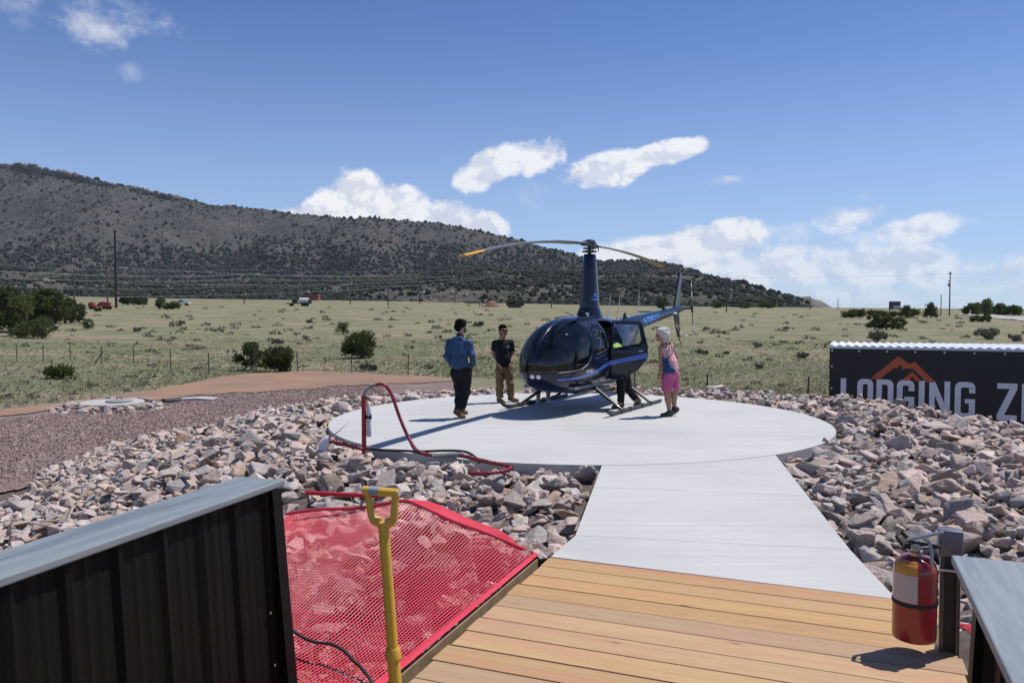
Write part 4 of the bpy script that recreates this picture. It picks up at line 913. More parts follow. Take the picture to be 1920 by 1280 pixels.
# ---------------------------------------------------------------- timber deck
m, t, b = newmat('deck_wood')
oi = t.node('ShaderNodeObjectInfo').outputs['Random']; tc = t.node('ShaderNodeTexCoord').outputs['Object']
of = t.node('ShaderNodeVectorMath', operation='ADD'); t.l.new(tc, of.inputs[0]); cb = t.node('ShaderNodeCombineXYZ')
t.l.new(t.m('MULTIPLY', oi, 37), cb.inputs[0]); t.l.new(t.m('MULTIPLY', oi, 11), cb.inputs[1]); t.l.new(cb.outputs[0], of.inputs[1]); tc = of.outputs[0]
wv = t.noise(t.mapping(tc, (.55, 9, 9)), 2.2, 6, .6, .9); fine = t.noise(t.mapping(tc, (2.5, 90, 60)), 2, 4, .6)
rings = t.m('FRACT', t.m('MULTIPLY', wv, 9))
c = t.mix(t.ss(wv, .36, .64), (.415, .262, .108), (.38, .210, .092))
c = t.mix(t.m('MULTIPLY', t.ss(rings, .5, .95), .42), c, (.30, .155, .07))
c = t.mix(t.m('MULTIPLY', t.ss(t.noise(t.mapping(tc, (.22, 5, 3)), 2, 4, .6), .48, .62), .75), c, (.40, .175, .095))
c = t.mix(t.m('MULTIPLY', fine, .22), c, (.46, .335, .19))
vo = t.node('ShaderNodeTexVoronoi'); t.l.new(t.mapping(tc, (1.1, 4.2, 1)), vo.inputs['Vector']); vo.inputs['Scale'].default_value = 1.5; vo.inputs['Randomness'].default_value = 1
kn = t.ss(vo.outputs['Distance'], .075, .035); c = t.mix(t.m('MULTIPLY', kn, .9), c, (.13, .055, .022))
hal = t.ss(vo.outputs['Distance'], .2, .07); c = t.mix(t.m('MULTIPLY', hal, .25), c, (.33, .15, .06))
hs = t.node('ShaderNodeHueSaturation'); t.l.new(c, hs.inputs['Color']); t.l.new(t.m('MULTIPLY_ADD', t.m('FRACT', t.m('MULTIPLY', oi, 5.7)), .22, .90), hs.inputs['Value']); t.l.new(t.m('MULTIPLY_ADD', oi, .2, .85), hs.inputs['Saturation'])
t.l.new(hs.outputs[0], b.inputs['Base Color']); b.inputs['Roughness'].default_value = .75
bp = t.node('ShaderNodeBump'); bp.inputs['Strength'].default_value = .35; bp.inputs['Distance'].default_value = .004; t.l.new(t.m('ADD', wv, fine), bp.inputs['Height']); t.l.new(bp.outputs[0], b.inputs['Normal'])
DR = math.atan2(-.370, .929); DO = Vector((.306, 6.13, 0))
deck = empty('timber_deck', DO, DR, label='new pine plank deck in front of the concrete walkway', cat='deck')
screw = mat('screw', (.12, .11, .10), .4, .8)
y = 0.0; PW = .218; k = 0
while y > -6.0:
    w = PW + random.uniform(-.004, .004); L = 2.70 + random.uniform(-.02, .02)
    o = MB().box((0, 0, 0), (L, w - random.choice((.004, .006, .010, .014)), .038), bev=.004).build('plank', MATS['deck_wood'], deck, loc=(L / 2 - .02 + random.uniform(-.012, .012), y - w / 2, -.019 + random.uniform(-.0015, .0015)))
    o.rotation_euler = (random.uniform(-.006, .006), 0, random.uniform(-.0015, .0015))
    if False:
        for sx in (.08, 1.0, 1.92, 2.80):
            for sy in (-.055, .055): MB().lathe([(.0045, -.002), (.0045, .0012), (.002, .0014)], (sx - L / 2, sy, .019), 7).build('screw', screw, o)
    y -= w; k += 1
for sx in (.12, 1.35, 2.58): MB().box((sx, -3.0, -.13), (.05, 6.0, .18)).build('joist', mat('joist_wood', (.33, .22, .12), .85, var=.3), deck)

# ---------------------------------------------------------------- black metal walls with grey board caps
m, t, b = newmat('grey_board'); tc = t.node('ShaderNodeTexCoord').outputs['Object']
g1 = t.noise(t.mapping(tc, (9, .7, 9)), 3, 6, .65, .6); c = t.mix(t.ss(g1, .36, .64), (.155, .185, .205), (.215, .24, .255)); c = t.mix(t.m('MULTIPLY', t.ss(t.noise(t.mapping(tc, (5, .45, 5)), 2.2, 4, .6), .55, .68), .7), c, (.105, .13, .155))
t.put(b.inputs['Base Color'], c); b.inputs['Roughness'].default_value = .55
bp = t.node('ShaderNodeBump'); bp.inputs['Strength'].default_value = .25; bp.inputs['Distance'].default_value = .003; t.l.new(g1, bp.inputs['Height']); t.l.new(bp.outputs[0], b.inputs['Normal'])
blackm = mat('black_metal', (.007, .0062, .006), .55, 0, spec=.12)
def metal_wall(label, end, rz, length, side, lean, capw, zcap=1.05, inset=(0, 0)):
    """local y runs back towards the camera side (-y); the inner face looks along +x*side"""
    o = empty('metal_wall', (end[0], end[1], 0), rz, label=label, cat='wall')
    n = int(length / .02); P = []
    for i in range(n + 1):
        s = -i * .02; u = (i * .02) % .235; off = 0
        if u < .06: off = .026 * min(1, min(u, .06 - u) / .018)
        elif abs(u - .118) < .012 or abs(u - .176) < .012: off = .005
        P.append((off * side, s))
    zt = zcap - .03; V = []
    for (x, y) in P: V += [(x + side * lean * zcap, y, -.45), (x, y, zt)]
    F = [(2 * i, 2 * i + 2, 2 * i + 3, 2 * i + 1) for i in range(n)]
    w = mesh_obj('ribbed_panel', V, F, blackm, o); md = w.modifiers.new('thickness', 'SOLIDIFY'); md.thickness = .004
    m2 = MB()
    m2.prism([(0, -.45), (.0 - side * .16, -.45), (-side * .16, zt), (0, zt)], .002, .05, Matrix.Identity(4)); m2.build('end_trim', blackm, o)
    M = Matrix(((1, 0, lean * side * -1, lean * side * zcap), (0, 1, 0, 0), (0, 0, 1, 0), (0, 0, 0, 1)))
    m3 = MB(); m3.box((side * .022, .02, .29), (.05, .075, 1.45)); m3.v = [tuple(M @ Vector(v)) for v in m3.v]; m3.build('corner_trim', blackm, o)
    MB().box((-side * (capw / 2 - .045), -length / 2 + .10, zcap - .015), (capw, length + .0, .032), bev=.006).build('cap_board', MATS['grey_board'], o)
    for z in (.42, .16): MB().lathe([(.007, 0), (.007, .004), (.003, .006)], (side * (.006 + lean * (zcap - z)), -.06, z), 8, Matrix.Rotation(R(90) * side, 3, 'Y')).build('screw', gro, o)
    for s_ in (.3, 1.1, 2.0): MB().box((-side * .09, -s_, .3), (.09, .09, 1.4)).build('stud', mat('joist_wood'), o)
    for ch in o.children:
        if not ch.name.startswith('cap_board'): ch.location.x += inset[0]; ch.location.y += inset[1]
    return o
metal_wall('black ribbed metal wall with grey board cap at the left', (-1.235, 3.98), R(-18.2), 3.4, 1, .085, .275)
metal_wall('black ribbed metal wall with grey board cap at the lower right', (1.565, 2.70), R(-22), 2.6, -1, .04, .34, inset=(.05, -.14))

# ---------------------------------------------------------------- extinguisher and its post
EX = Vector((2.245, 4.40, .085))
post = empty('power_post', (EX.x + .20, EX.y + .02, 0), R(-22), label='short steel post with grey outlet box beside the fire extinguisher', cat='post')
bz = mat('bronze_metal', (.095, .085, .085), .35, .6)
for x in (-.035, .045): MB().box((x, 0, .30), (.022, .045, .68), bev=.004).build('rail', bz, post)
MB().box((.005, .012, .30), (.06, .012, .66)).build('web', mat('post_dark', (.03, .022, .02), .6), post)
MB().box((.0, -.01, .625), (.125, .085, .15), bev=.014).build('outlet_box', mat('box_grey', (.14, .145, .17), .35, .3), post, smooth=True)
MB().box((.0, .04, .615), (.10, .03, .15)).build('box_back', mat('post_dark'), post); MB().box((0, -.004, .47), (.105, .055, .012)).build('clamp', gro, post)
MB().tube([(-.06, 0, .585), (-.11, -.01, .58), (-.15, -.02, .575)], .008, 8).build('bracket_arm', mat('bracket_blue', (.03, .05, .12), .4), post); MB().box((-.05, .0, .06), (.03, .04, .16)).build('bracket_foot', gro, post)
ext = empty('fire_extinguisher', EX, R(-12), label='large red fire extinguisher strapped to the short post at the deck edge', cat='extinguisher')
er, eh = .113, .46
m, t, b = newmat('extinguisher_red'); b.inputs['Base Color'].default_value = (.25, .008, .012, 1); b.inputs['Roughness'].default_value = .28; b.inputs['Coat Weight'].default_value = .5
cyl = MB().lathe([(er * .8, 0), (er * .96, .008), (er, .03), (er, eh - .075), (er * .96, eh - .045), (er * .82, eh - .015), (er * .55, eh + .006), (er * .28, eh + .012)], (0, 0, 0), 40).build('cylinder', MATS['extinguisher_red'], ext, smooth=True)
MB().lathe([(er + .0015, .205), (er + .004, .207), (er + .004, .224), (er + .0015, .226)], (0, 0, 0), 40).build('strap', rubber, ext, smooth=True)
def wrap(z0, z1, a0, a1, r0, r1, name, m, n=10, parent=cyl):
    V = []; F = []
    for i in range(n + 1):
        a = R(a0 + (a1 - a0) * i / n)
        for k in range(5): u = k / 4; z = z0 + (z1 - z0) * u; r = r0 + (r1 - r0) * u; r = float(np.interp(z, [.03, eh - .075, eh - .045, eh - .015, eh + .006], [er, er, er * .96, er * .82, er * .55])) + .003; V.append((r * math.cos(a), r * math.sin(a), z))
    for i in range(n):
        for k in range(4): F.append((i * 5 + k, (i + 1) * 5 + k, (i + 1) * 5 + k + 1, i * 5 + k + 1))
    return mesh_obj(name, V, F, m, parent, smooth=True)
m, t, b = newmat('instruction_label'); tc = t.node('ShaderNodeTexCoord').outputs['Object']; sp = t.node('ShaderNodeSeparateXYZ'); t.l.new(tc, sp.inputs[0])
ln = t.m('GREATER_THAN', t.m('FRACT', t.m('MULTIPLY', sp.outputs[2], 75)), .62); wd_ = t.m('GREATER_THAN', t.noise(t.mapping(tc, (1, 1, 80)), 90, 2, .5), .47)
t.put(b.inputs['Base Color'], t.mix(t.m('MULTIPLY', t.m('MULTIPLY', ln, wd_), .7), (.52, .47, .47), (.12, .08, .08))); b.inputs['Roughness'].default_value = .5
wrap(.232, .385, 190, 262, er + .002, er + .002, 'label', MATS['instruction_label']); wrap(.386, eh - .006, 192, 262, er + .002, er * .80 + .003, 'yellow_label', mat('label_yellow', (.62, .30, .03), .45, var=.25, vscale=30))
vm = mat('valve_metal', (.45, .44, .42), .3, .9)
MB().lathe([(.034, eh + .004), (.034, eh + .03), (.024, eh + .036), (.024, eh + .085), (.018, eh + .095)], (0, 0, 0), 16).build('valve', vm, ext, smooth=True)
MB().box((.045, -.012, eh + .125), (.19, .026, .014), Matrix.Rotation(R(-16), 3, 'Y'), bev=.004).build('upper_lever', vm, ext); MB().box((.05, -.012, eh + .078), (.16, .026, .013), Matrix.Rotation(R(6), 3, 'Y'), bev=.004).build('lower_handle', rubber, ext)
MB().lathe([(.024, 0), (.024, .014), (.018, .018)], (-.012, -.03, eh + .06), 14, Matrix.Rotation(R(90), 3, 'X')).build('gauge', vm, ext); MB().tube([(.03, -.03, eh + .115), (.055, -.045, eh + .105), (.062, -.075, eh + .05), (.055, -.095, eh - .0), (.06, -.098, eh - .035)], .009, 6).build('pull_pin_tag', vm, ext)
MB().tube([(-.02, .0, eh + .055), (-.05, .0, eh + .062), (-.07, -.01, eh + .05)], [.018, .016, .012], 10).build('outlet', rubber, ext, smooth=True)
MB().tube([(-.06, .0, eh + .058), (-.09, .03, eh + .10), (-.06, .10, eh + .12), (.0, .135, eh + .06), (.03, .14, eh - .08), (.03, .135, eh - .2), (.02, .13, .2)], .012, 8).build('hose', rubber, ext, smooth=True)

# ---------------------------------------------------------------- red safety netting
rednet = mat('red_net', (.66, .045, .075), .45, color2=(.56, .03, .05), vscale=3)
def net_pt(s, t_):
    p = NETF + DECK_E * s + DECK_N * t_
    u = min(1, max(0, t_ / 1.15)); ridge = .30 * u * (1 - .52 * max(0, t_ - 1.15))
    f = math.exp(-max(0, s) * 1.15) if s >= 0 else math.exp(s * 3.0)
    z = .015 + ridge * f - .10 * math.sin(min(1, t_ / 2.0) * math.pi) * min(1, max(0, s - .5))
    z += .016 * math.sin(s * 5.1 + t_ * 2.2) * min(1, t_ * 2) + .012 * math.sin(t_ * 7 + s) * min(1, t_ * 2)
    return Vector((p[0], p[1], z))
net = empty('safety_net', (NETF[0], NETF[1], 0), label='red plastic mesh netting stretched over rocks beside the deck', cat='net')
n0 = Vector((NETF[0], NETF[1], 0))
def strands(name, fam, rad, parent):
    mb = MB()
    for pts in fam:
        if len(pts) > 1: mb.tube([p - n0 for p in pts], rad, 4, cap=False, flat=.55)
    return mb.build(name, rednet, parent)
cell = .033
famA = [[net_pt(s, t_) for t_ in np.arange(.0, 2.35 - .12 * max(0, s), .1)] for s in np.arange(0, 3.4, cell)]
famB = [[net_pt(s, t_) for s in np.arange(0, 3.4, .1)] for t_ in np.arange(.0, 2.3, cell * .8)]
strands('cross_strands', famA, .0047, net); strands('long_strands', famB, .0043, net)
# the part folded back over the ridge, two layers thick
famC = [[net_pt(0, t_) + Vector((-DECK_E[0] * q, -DECK_E[1] * q, -.25 * q + .012)) for q in np.linspace(0, .42 * min(1, t_ / .5), 6)] for t_ in np.arange(.03, 1.25, .02)]
famD = [[net_pt(0, t_) + Vector((-DECK_E[0] * q * min(1, t_ / .5), -DECK_E[1] * q * min(1, t_ / .5), -.25 * q + .012)) for t_ in np.arange(.02, 1.26, .06)] for q in np.arange(0, .43, .018)]
strands('folded_cross_strands', famC, .0075, net); strands('folded_long_strands', famD, .0075, net)
MB().tube([net_pt(0, q) - n0 + Vector((0, 0, .012)) for q in np.linspace(0, 2.35, 24)], .014, 6).build('back_hem', rednet, net, smooth=True)
MB().tube([net_pt(s, .0) - n0 + Vector((0, 0, .012)) for s in np.linspace(0, 3.4, 24)], .024, 6, flat=.6).build('side_hem', rednet, net, smooth=True)
fr = MB(); fr.box((0, 0, 0), (.026, 3.5, .09)); fr.build('timber_edge', mat('joist_wood'), net, loc=Vector((DECK_E[0] * 1.75 + .012, DECK_E[1] * 1.75, -.05))).rotation_euler = (0, 0, DR)
bar = net_pt(-.10, 1.42); barr = MB(); barr.tube([(-.46, .05, .0), (.18, -.02, -.015)], .019, 10); tag(barr.build('red_bar', mat('red_bar_paint', (.38, .02, .03), .4), smooth=True, loc=(-1.30, 6.72, .36)), 'red steel bar lying behind the shovel handle at the net edge', 'bar')
# second net strip beyond the post at the right
net2 = empty('safety_net', (2.62, 4.6, 0), label='red mesh netting at the lower right behind the short post', cat='net')
mb = MB()
for i in range(26): mb.tube([(.0 + .035 * i * .5, -.035 * i + q * .0, .02) if False else (.02 + q * .9, .1 - i * .05 - q * .33, .05 - .10 * q + .02 * math.sin(i + q * 9)) for q in np.linspace(0, 1, 8)], .006, 4, cap=False)
for j in range(22): mb.tube([(.02 + j * .042, .1 - q * 1.25 - j * .0155, .05 - .0045 * j + .02 * math.sin(j * .4 + q * 9)) for q in np.linspace(0, 1, 12)], .006, 4, cap=False)
mb.build('mesh', rednet, net2)

# ---------------------------------------------------------------- shovel with yellow D handle
m, t, b = newmat('yellow_fibreglass'); tc = t.node('ShaderNodeTexCoord').outputs['Object']
t.put(b.inputs['Base Color'], t.mix(t.m('MULTIPLY', t.ss(t.noise(tc, 25, 5, .7), .56, .68), .5), (.60, .37, .045), (.34, .22, .06))); b.inputs['Roughness'].default_value = .4
yel = MATS['yellow_fibreglass']
sh_o = empty('shovel', (-.405, 2.96, 0), label='shovel with worn yellow D-shaped handle standing in front of the red netting', cat='shovel')
top = Vector((-.500 + .405, 0.06, 1.245)); bot = Vector((0, 0, 0)); ax_ = (top - bot).normalized()
hb = bot + ax_ * 1.115
sh = MB().tube([bot + ax_ * .02, bot + ax_ * .60], [.0245, .0245], 12); sh.tube([bot + ax_ * .60, bot + ax_ * .615, bot + ax_ * .64], [.031, .031, .026], 12); sh.tube([bot + ax_ * .62, hb], [.0215, .0205], 12); sh.build('shaft', yel, sh_o, smooth=True)
g = .058; side_v = Vector((.985, -.16, -.05)).normalized()
for s_ in (-1, 1):
    M = MB(); M.tube([hb + side_v * (s_ * .012), hb + side_v * (s_ * .036) + ax_ * .006, hb + side_v * (s_ * .044) + ax_ * .02, hb + side_v * (s_ * g) + ax_ * .125], [.018, .0165, .014, .0115], 8, flat=1.15); M.build('handle_arm', yel, sh_o, smooth=True)
gp = hb + ax_ * .118
MB().tube([gp - side_v * (g + .012), gp + side_v * (g + .012)], .0165, 14).build('grip', yel, sh_o, smooth=True); MB().tube([gp - side_v * .046, gp - side_v * .008], .0178, 14).build('worn_tape', mat('tape_grey', (.30, .31, .36), .5, var=.3, vscale=60), sh_o, smooth=True)
for s_ in (-1, 1): MB().tube([gp + side_v * (s_ * (g + .009)), gp + side_v * (s_ * (g + .0165))], .012, 10).build('rivet', gro, sh_o)
MB().tube([(.03 * math.cos(a) + ax_.x * .46, .03 * math.sin(a) + ax_.y * .46, .46 * ax_.z + .008 * math.sin(2 * a)) for a in np.linspace(0, 6.6, 14)], .0022, 5).build('wire_tie', vm, sh_o)
bl = [(-.10, -.02), (-.11, .0), (-.09, .26), (-.03, .30), (.03, .30), (.09, .26), (.11, .0), (.10, -.02)]
MB().prism([(x, z) for x, z in bl], -.004, .004).build('blade', mat('shovel_steel', (.2, .19, .18), .45, .8, var=.3), sh_o, loc=(0, .0, .02))
# black cable over the netting
p0 = [(-1.36, 4.62, .10), (-1.22, 4.52, .055), (-1.12, 4.45, .045), (-1.02, 4.42, .045), (-.93, 4.34, .045), (-.85, 4.22, .04), (-.78, 4.12, .035), (-.70, 3.95, .03), (-.66, 3.7, .02)]
tag(MB().tube(spline(p0, 40), .0095, 8).build('black_cable', rubber, smooth=True), 'thin black cable lying over the red netting by the left wall', 'cable')

# ---------------------------------------------------------------- hose stand at the pad edge
hp = Vector((-2.02, 10.86, -.03)); hredm = mat('hose_red', (.33, .028, .05), .45, var=.2, vscale=12); pipe_red = mat('standpipe_red', (.40, .018, .024), .4, var=.12, vscale=10)
stand = empty('hydrant_standpipe', hp, label='red standpipe post with grey nozzle at the pad edge', cat='standpipe')
MB().tube([(0, 0, -.1), (0, 0, .77)], .032, 14).build('pipe', pipe_red, stand, smooth=True)
MB().tube([(0, 0, .77), (.03, -.0, .84), (.10, 0, .90), (.17, 0, .925)], [.022, .02, .022, .018], 8).build('nozzle', steel, stand, smooth=True); MB().tube([(.10, 0, .88), (.16, 0, .84), (.165, 0, .80)], .008, 6).build('trigger', steel, stand); MB().box((.025, 0, .75), (.06, .05, .03), bev=.006).build('clamp', mat('post_dark'), stand)
cn = MB().lathe([(.028, .22), (.034, .23), (.034, .46), (.030, .48), (.030, .50), (.034, .505), (.034, .60), (.018, .635), (.014, .66)], (.07, -.01, 0), 16); cn.build('canister', mat('canister_white', (.62, .60, .62), .4), stand, smooth=True); MB().tube([(.035, -.01, .49), (.105, -.01, .49)], .036, 14).build('canister_band', rubber, stand)
def hose_obj(name, pts, r, m, label, ribs=0, n=90):
    P = spline(pts, n); root = empty(name, P[0], label=label, cat='hose'); P = [Vector(p) - Vector(P[0]) for p in P]
    MB().tube(P, r, 10).build('jacket', m, root, smooth=True)
    if ribs:
        mb = MB(); Ls = np.cumsum([0] + [(P[i + 1] - P[i]).length for i in range(len(P) - 1)]); tot = Ls[-1]; rb = []
        for i in range(int(tot / .004)):
            u = i * .004; j = min(np.searchsorted(Ls, u, 'right') - 1, len(P) - 2); q = P[j].lerp(P[j + 1], (u - Ls[j]) / max(1e-6, Ls[j + 1] - Ls[j])); d = (P[j + 1] - P[j]).normalized(); a = d.orthogonal().normalized(); b_ = d.cross(a); w = 2 * math.pi * u / ribs; rb.append(q + (a * math.cos(w) + b_ * math.sin(w)) * (r * 1.02))
        mb.tube(rb, .0065, 4); mb.build('spiral_guard', mat('spiral_dark', (.12, .012, .018), .5), root)
    return root
hose_obj('red_hose', [hp + Vector(v) for v in ((.17, 0, .925), (.25, 0, .935), (.33, 0, .88), (.40, .0, .74), (.46, .02, .55), (.53, .03, .36), (.62, .0, .18), (.74, -.20, .065), (.91, -.42, .05), (1.08, -.46, .05), (1.24, -.50, .06), (1.42, -.82, .10), (1.60, -1.20, .13), (1.80, -1.48, .14), (1.99, -1.66, .14), (2.00, -1.86, .15), (1.88, -2.03, .15), (1.72, -2.08, .14), (1.54, -1.96, .12))], .022, hredm, 'thick red spiral-wrapped hose looping from the standpipe over the rocks', .045)
pv = empty('drain_pipe', (-2.54, 10.65, -.12), label='white plastic pipe stub standing in the rocks left of the standpipe', cat='pipe')
MB().tube([(-.03, -.05, -.25), (0, 0, .1), (.02, 0, .22), (.07, 0, .285), (.10, 0, .29)], .062, 18, cap=False).build('elbow', mat('pvc_white', (.60, .60, .65), .4), pv, smooth=True)
hose_obj('red_hose', [Vector(v) for v in ((-2.50, 10.66, .15), (-2.40, 10.67, .15), (-2.28, 10.7, .12), (-2.16, 10.74, .07), (-2.02, 10.78, .03))], .024, hredm, 'short red hose from the white pipe stub to the standpipe foot', .045, 40)
hose_obj('black_hose', [Vector(v) for v in ((-2.0, 10.80, .03), (-1.8, 10.72, .03), (-1.5, 10.66, .03), (-1.2, 10.58, .035), (-.9, 10.55, .05), (-.65, 10.5, .05), (-.5, 10.3, .03), (-.42, 10.1, -.02))], .017, rubber, 'black hose running along the pad edge beside the red hose', 0, 50)
tag(MB().tube([(-1.02, 10.12, .05), (-.62, 10.16, .07)], .035, 10).build('grey_pipe', steel, smooth=True), 'short grey pipe lying on the rocks under the hoses', 'pipe')
# ---------------------------------------------------------------- helicopter (local: x nose, y port, z up; mast at x=0)
HX, HY = 1.55, 16.05
HANG = math.atan2(-.862, -.507)
heli = empty('helicopter', (HX, HY, 0), HANG, label='dark navy four-seat helicopter with blue stripe standing on the pad', cat='helicopter')
m, t, b = newmat('navy_paint'); b.inputs['Base Color'].default_value = (.006, .010, .030, 1); b.inputs['Roughness'].default_value = .22; b.inputs['Coat Weight'].default_value = .35; b.inputs['Coat Roughness'].default_value = .02; b.inputs['Specular IOR Level'].default_value = .3
navy = m
m, t, b = newmat('tinted_glass')
fr_ = t.node('ShaderNodeFresnel'); fr_.inputs[0].default_value = 1.5; tr = t.node('ShaderNodeBsdfTransparent'); tr.inputs[0].default_value = (.62, .65, .68, 1); gl = t.node('ShaderNodeBsdfGlossy'); gl.inputs['Roughness'].default_value = .015
mx = t.node('ShaderNodeMixShader'); t.l.new(t.m('MULTIPLY_ADD', fr_.outputs[0], .9, .02), mx.inputs[0]); t.l.new(tr.outputs[0], mx.inputs[1]); t.l.new(gl.outputs[0], mx.inputs[2]); t.l.new(mx.outputs[0], t.n['Material Output'].inputs[0]); hglass = m
hblack = mat('satin_black', (.010, .010, .011), .4, coat=.2); bluep = mat('stripe_blue', (.055, .16, .58), .3, coat=.6); chrome = mat('bright_metal', (.6, .6, .62), .2, 1.0)
leather = mat('seat_leather', (.16, .155, .155), .55, var=.3, vscale=20); interior = mat('cabin_lining', (.20, .20, .21), .8); darki = mat('panel_black', (.012, .012, .013), .5)
ST_ = [(2.27, .90, .90, .0), (2.245, .72, 1.07, .20), (2.15, .585, 1.25, .36), (1.95, .475, 1.44, .495), (1.65, .405, 1.615, .585), (1.25, .37, 1.735, .63), (.8, .355, 1.79, .645), (.3, .355, 1.80, .645), (-.2, .37, 1.79, .635), (-.6, .43, 1.765, .60), (-1.0, .58, 1.735, .52), (-1.4, .83, 1.70, .40), (-1.8, 1.10, 1.68, .28), (-2.15, 1.30, 1.70, .20)]
NS, NR = 84, 80
S_ = spline(ST_, NS); S_[:, 3] = np.maximum(S_[:, 3], 0)
def ring_pt(row, a):
    x, zb, zt, w = row; zc = zb + (zt - zb) * .46; c, s = math.cos(a), math.sin(a)
    nU, nL = 2.35, 2.7
    n_ = nU if s > 0 else nL
    y = w * math.copysign(abs(c) ** (2 / n_), c); z = zc + ((zt - zc) if s > 0 else (zc - zb)) * math.copysign(abs(s) ** (2 / n_), s)
    return (x, y, z)
def surf_row(x):
    i = np.searchsorted(-S_[:, 0], -x); i = min(max(i, 1), NS - 1); a, b_ = S_[i - 1], S_[i]; u = (a[0] - x) / max(1e-6, a[0] - b_[0]); return a + (b_ - a) * u
def surf_y(x, z):
    """half width of the hull at station x and height z"""
    _, zb, zt, w = surf_row(x); zc = zb + (zt - zb) * .46
    if z > zc: s = min(1, (z - zc) / (zt - zc)); n_ = 2.35
    else: s = min(1, (zc - z) / (zc - zb)); n_ = 2.7
    return w * max(0, 1 - s ** n_) ** (1 / n_)
bm = bmesh.new(); rows = []
for r_ in S_[1:]:
    rows.append([bm.verts.new(ring_pt(r_, 2 * math.pi * (j + .5) / NR)) for j in range(NR)])
tip = bm.verts.new((S_[0][0], 0, S_[0][1])); 
for j in range(NR): bm.faces.new((tip, rows[0][j], rows[0][(j + 1) % NR]))
for i in range(len(rows) - 1):
    for j in range(NR): bm.faces.new((rows[i][j], rows[i + 1][j], rows[i + 1][(j + 1) % NR], rows[i][(j + 1) % NR]))
bm.faces.new([rows[-1][j] for j in range(NR - 1, -1, -1)])
bmesh.ops.recalc_face_normals(bm, faces=bm.faces)
WSH = [(1.18, 1.62), (1.17, 1.30), (1.23, 1.08), (1.37, .93), (1.60, .835), (2.6, .775), (2.6, 2.1), (1.12, 2.1)]
FWIN = [(1.00, 1.58), (1.07, 1.30), (1.05, 1.08), (.58, 1.16), (.58, 1.64), (.90, 1.63)]
RWIN = [(.42, 1.65), (.42, 1.17), (-.09, 1.27), (-.13, 1.33), (-.06, 1.60), (-.02, 1.64)]
RDOOR = [(.49, 1.71), (.49, .58), (.30, .57), (-.06, .76), (-.25, 1.00), (-.25, 1.22), (-.12, 1.66), (-.05, 1.70)]
def inside(poly, x, z):
    sg = 0
    for i in range(len(poly)):
        (x0, z0), (x1, z1) = poly[i], poly[(i + 1) % len(poly)]; c = (x1 - x0) * (z - z0) - (z1 - z0) * (x - x0)
        if abs(c) < 1e-12: continue
        if sg == 0: sg = 1 if c > 0 else -1
        elif (c > 0) != (sg > 0): return False
    return True
def near_poly(f, poly, pad=.12):
    c = f.calc_center_median(); xs = [p[0] for p in poly]; zs = [p[1] for p in poly]
    return min(xs) - pad < c.x < max(xs) + pad and min(zs) - pad < c.z < max(zs) + pad
for poly in (WSH, FWIN, RWIN, RDOOR):
    for i in range(len(poly)):
        (x0, z0), (x1, z1) = poly[i], poly[(i + 1) % len(poly)]
        fs = [f for f in bm.faces if near_poly(f, poly)]; ge = set(fs)
        for f in fs: ge.update(f.edges); ge.update(f.verts)
        bmesh.ops.bisect_plane(bm, geom=list(ge), plane_co=(x0, 0, z0), plane_no=(z1 - z0, 0, -(x1 - x0)), dist=1e-5)
for yy in (-.022, .022):
    fs = [f for f in bm.faces if f.calc_center_median().x > .9 and f.calc_center_median().z > .7]; ge = set(fs)
    for f in fs: ge.update(f.edges); ge.update(f.verts)
    bmesh.ops.bisect_plane(bm, geom=list(ge), plane_co=(0, yy, 0), plane_no=(0, 1, 0), dist=1e-5)
def vnorm(p):   # analytic-ish smooth normal of the hull
    return None
groups = {}
for f in bm.faces:
    c = f.calc_center_median(); key = 'fuselage'
    if inside(WSH, c.x, c.z) and abs(c.y) > .022: key = 'windshield_port' if c.y > 0 else 'windshield_starboard'
    elif inside(FWIN, c.x, c.z) and abs(c.y) > .3: key = 'front_window_port' if c.y > 0 else 'front_window_starboard'
    elif inside(RWIN, c.x, c.z) and abs(c.y) > .25: key = 'rear_window_port' if c.y > 0 else 'rear_window_starboard'
    elif inside(RDOOR, c.x, c.z) and c.y > .15: key = 'rear_door'
    groups.setdefault(key, []).append(f)
bm.normal_update(); bm.verts.index_update()
VN = {v.index: v.normal.copy() for v in bm.verts}
def extract(key, name, m, parent, origin=(0, 0, 0), thick=.0):
    fs = groups[key]; ids = {}; V = []; F = []; N = []
    for f in fs:
        q = []
        for v in f.verts:
            if v.index not in ids: ids[v.index] = len(V); V.append(v.co - Vector(origin)); N.append(VN[v.index])
            q.append(ids[v.index])
        F.append(q)
    o = mesh_obj(name, V, F, m, parent, smooth=True); o.data.normals_split_custom_set_from_vertices([tuple(n) for n in N])
    if thick: md = o.modifiers.new('thickness', 'SOLIDIFY'); md.thickness = thick; md.offset = -1; md.use_even_offset = False
    return o
fus = extract('fuselage', 'fuselage', navy, heli, thick=.018)
extract('windshield_port', 'windshield', hglass, heli); extract('windshield_starboard', 'windshield', hglass, heli)
extract('front_window_port', 'door_window', hglass, heli); extract('front_window_starboard', 'door_window', hglass, heli); extract('rear_window_starboard', 'door_window', hglass, heli)
hinge = (.49, surf_y(.49, 1.1), 1.1)
door = extract('rear_door', 'open_rear_door', navy, heli, hinge, .02); door.location = hinge; tag(door, 'open rear door swung out on its front hinge')
dw = extract('rear_window_port', 'door_window', hglass, door, hinge)
DANG = R(-78); door.rotation_euler = (0, 0, DANG)
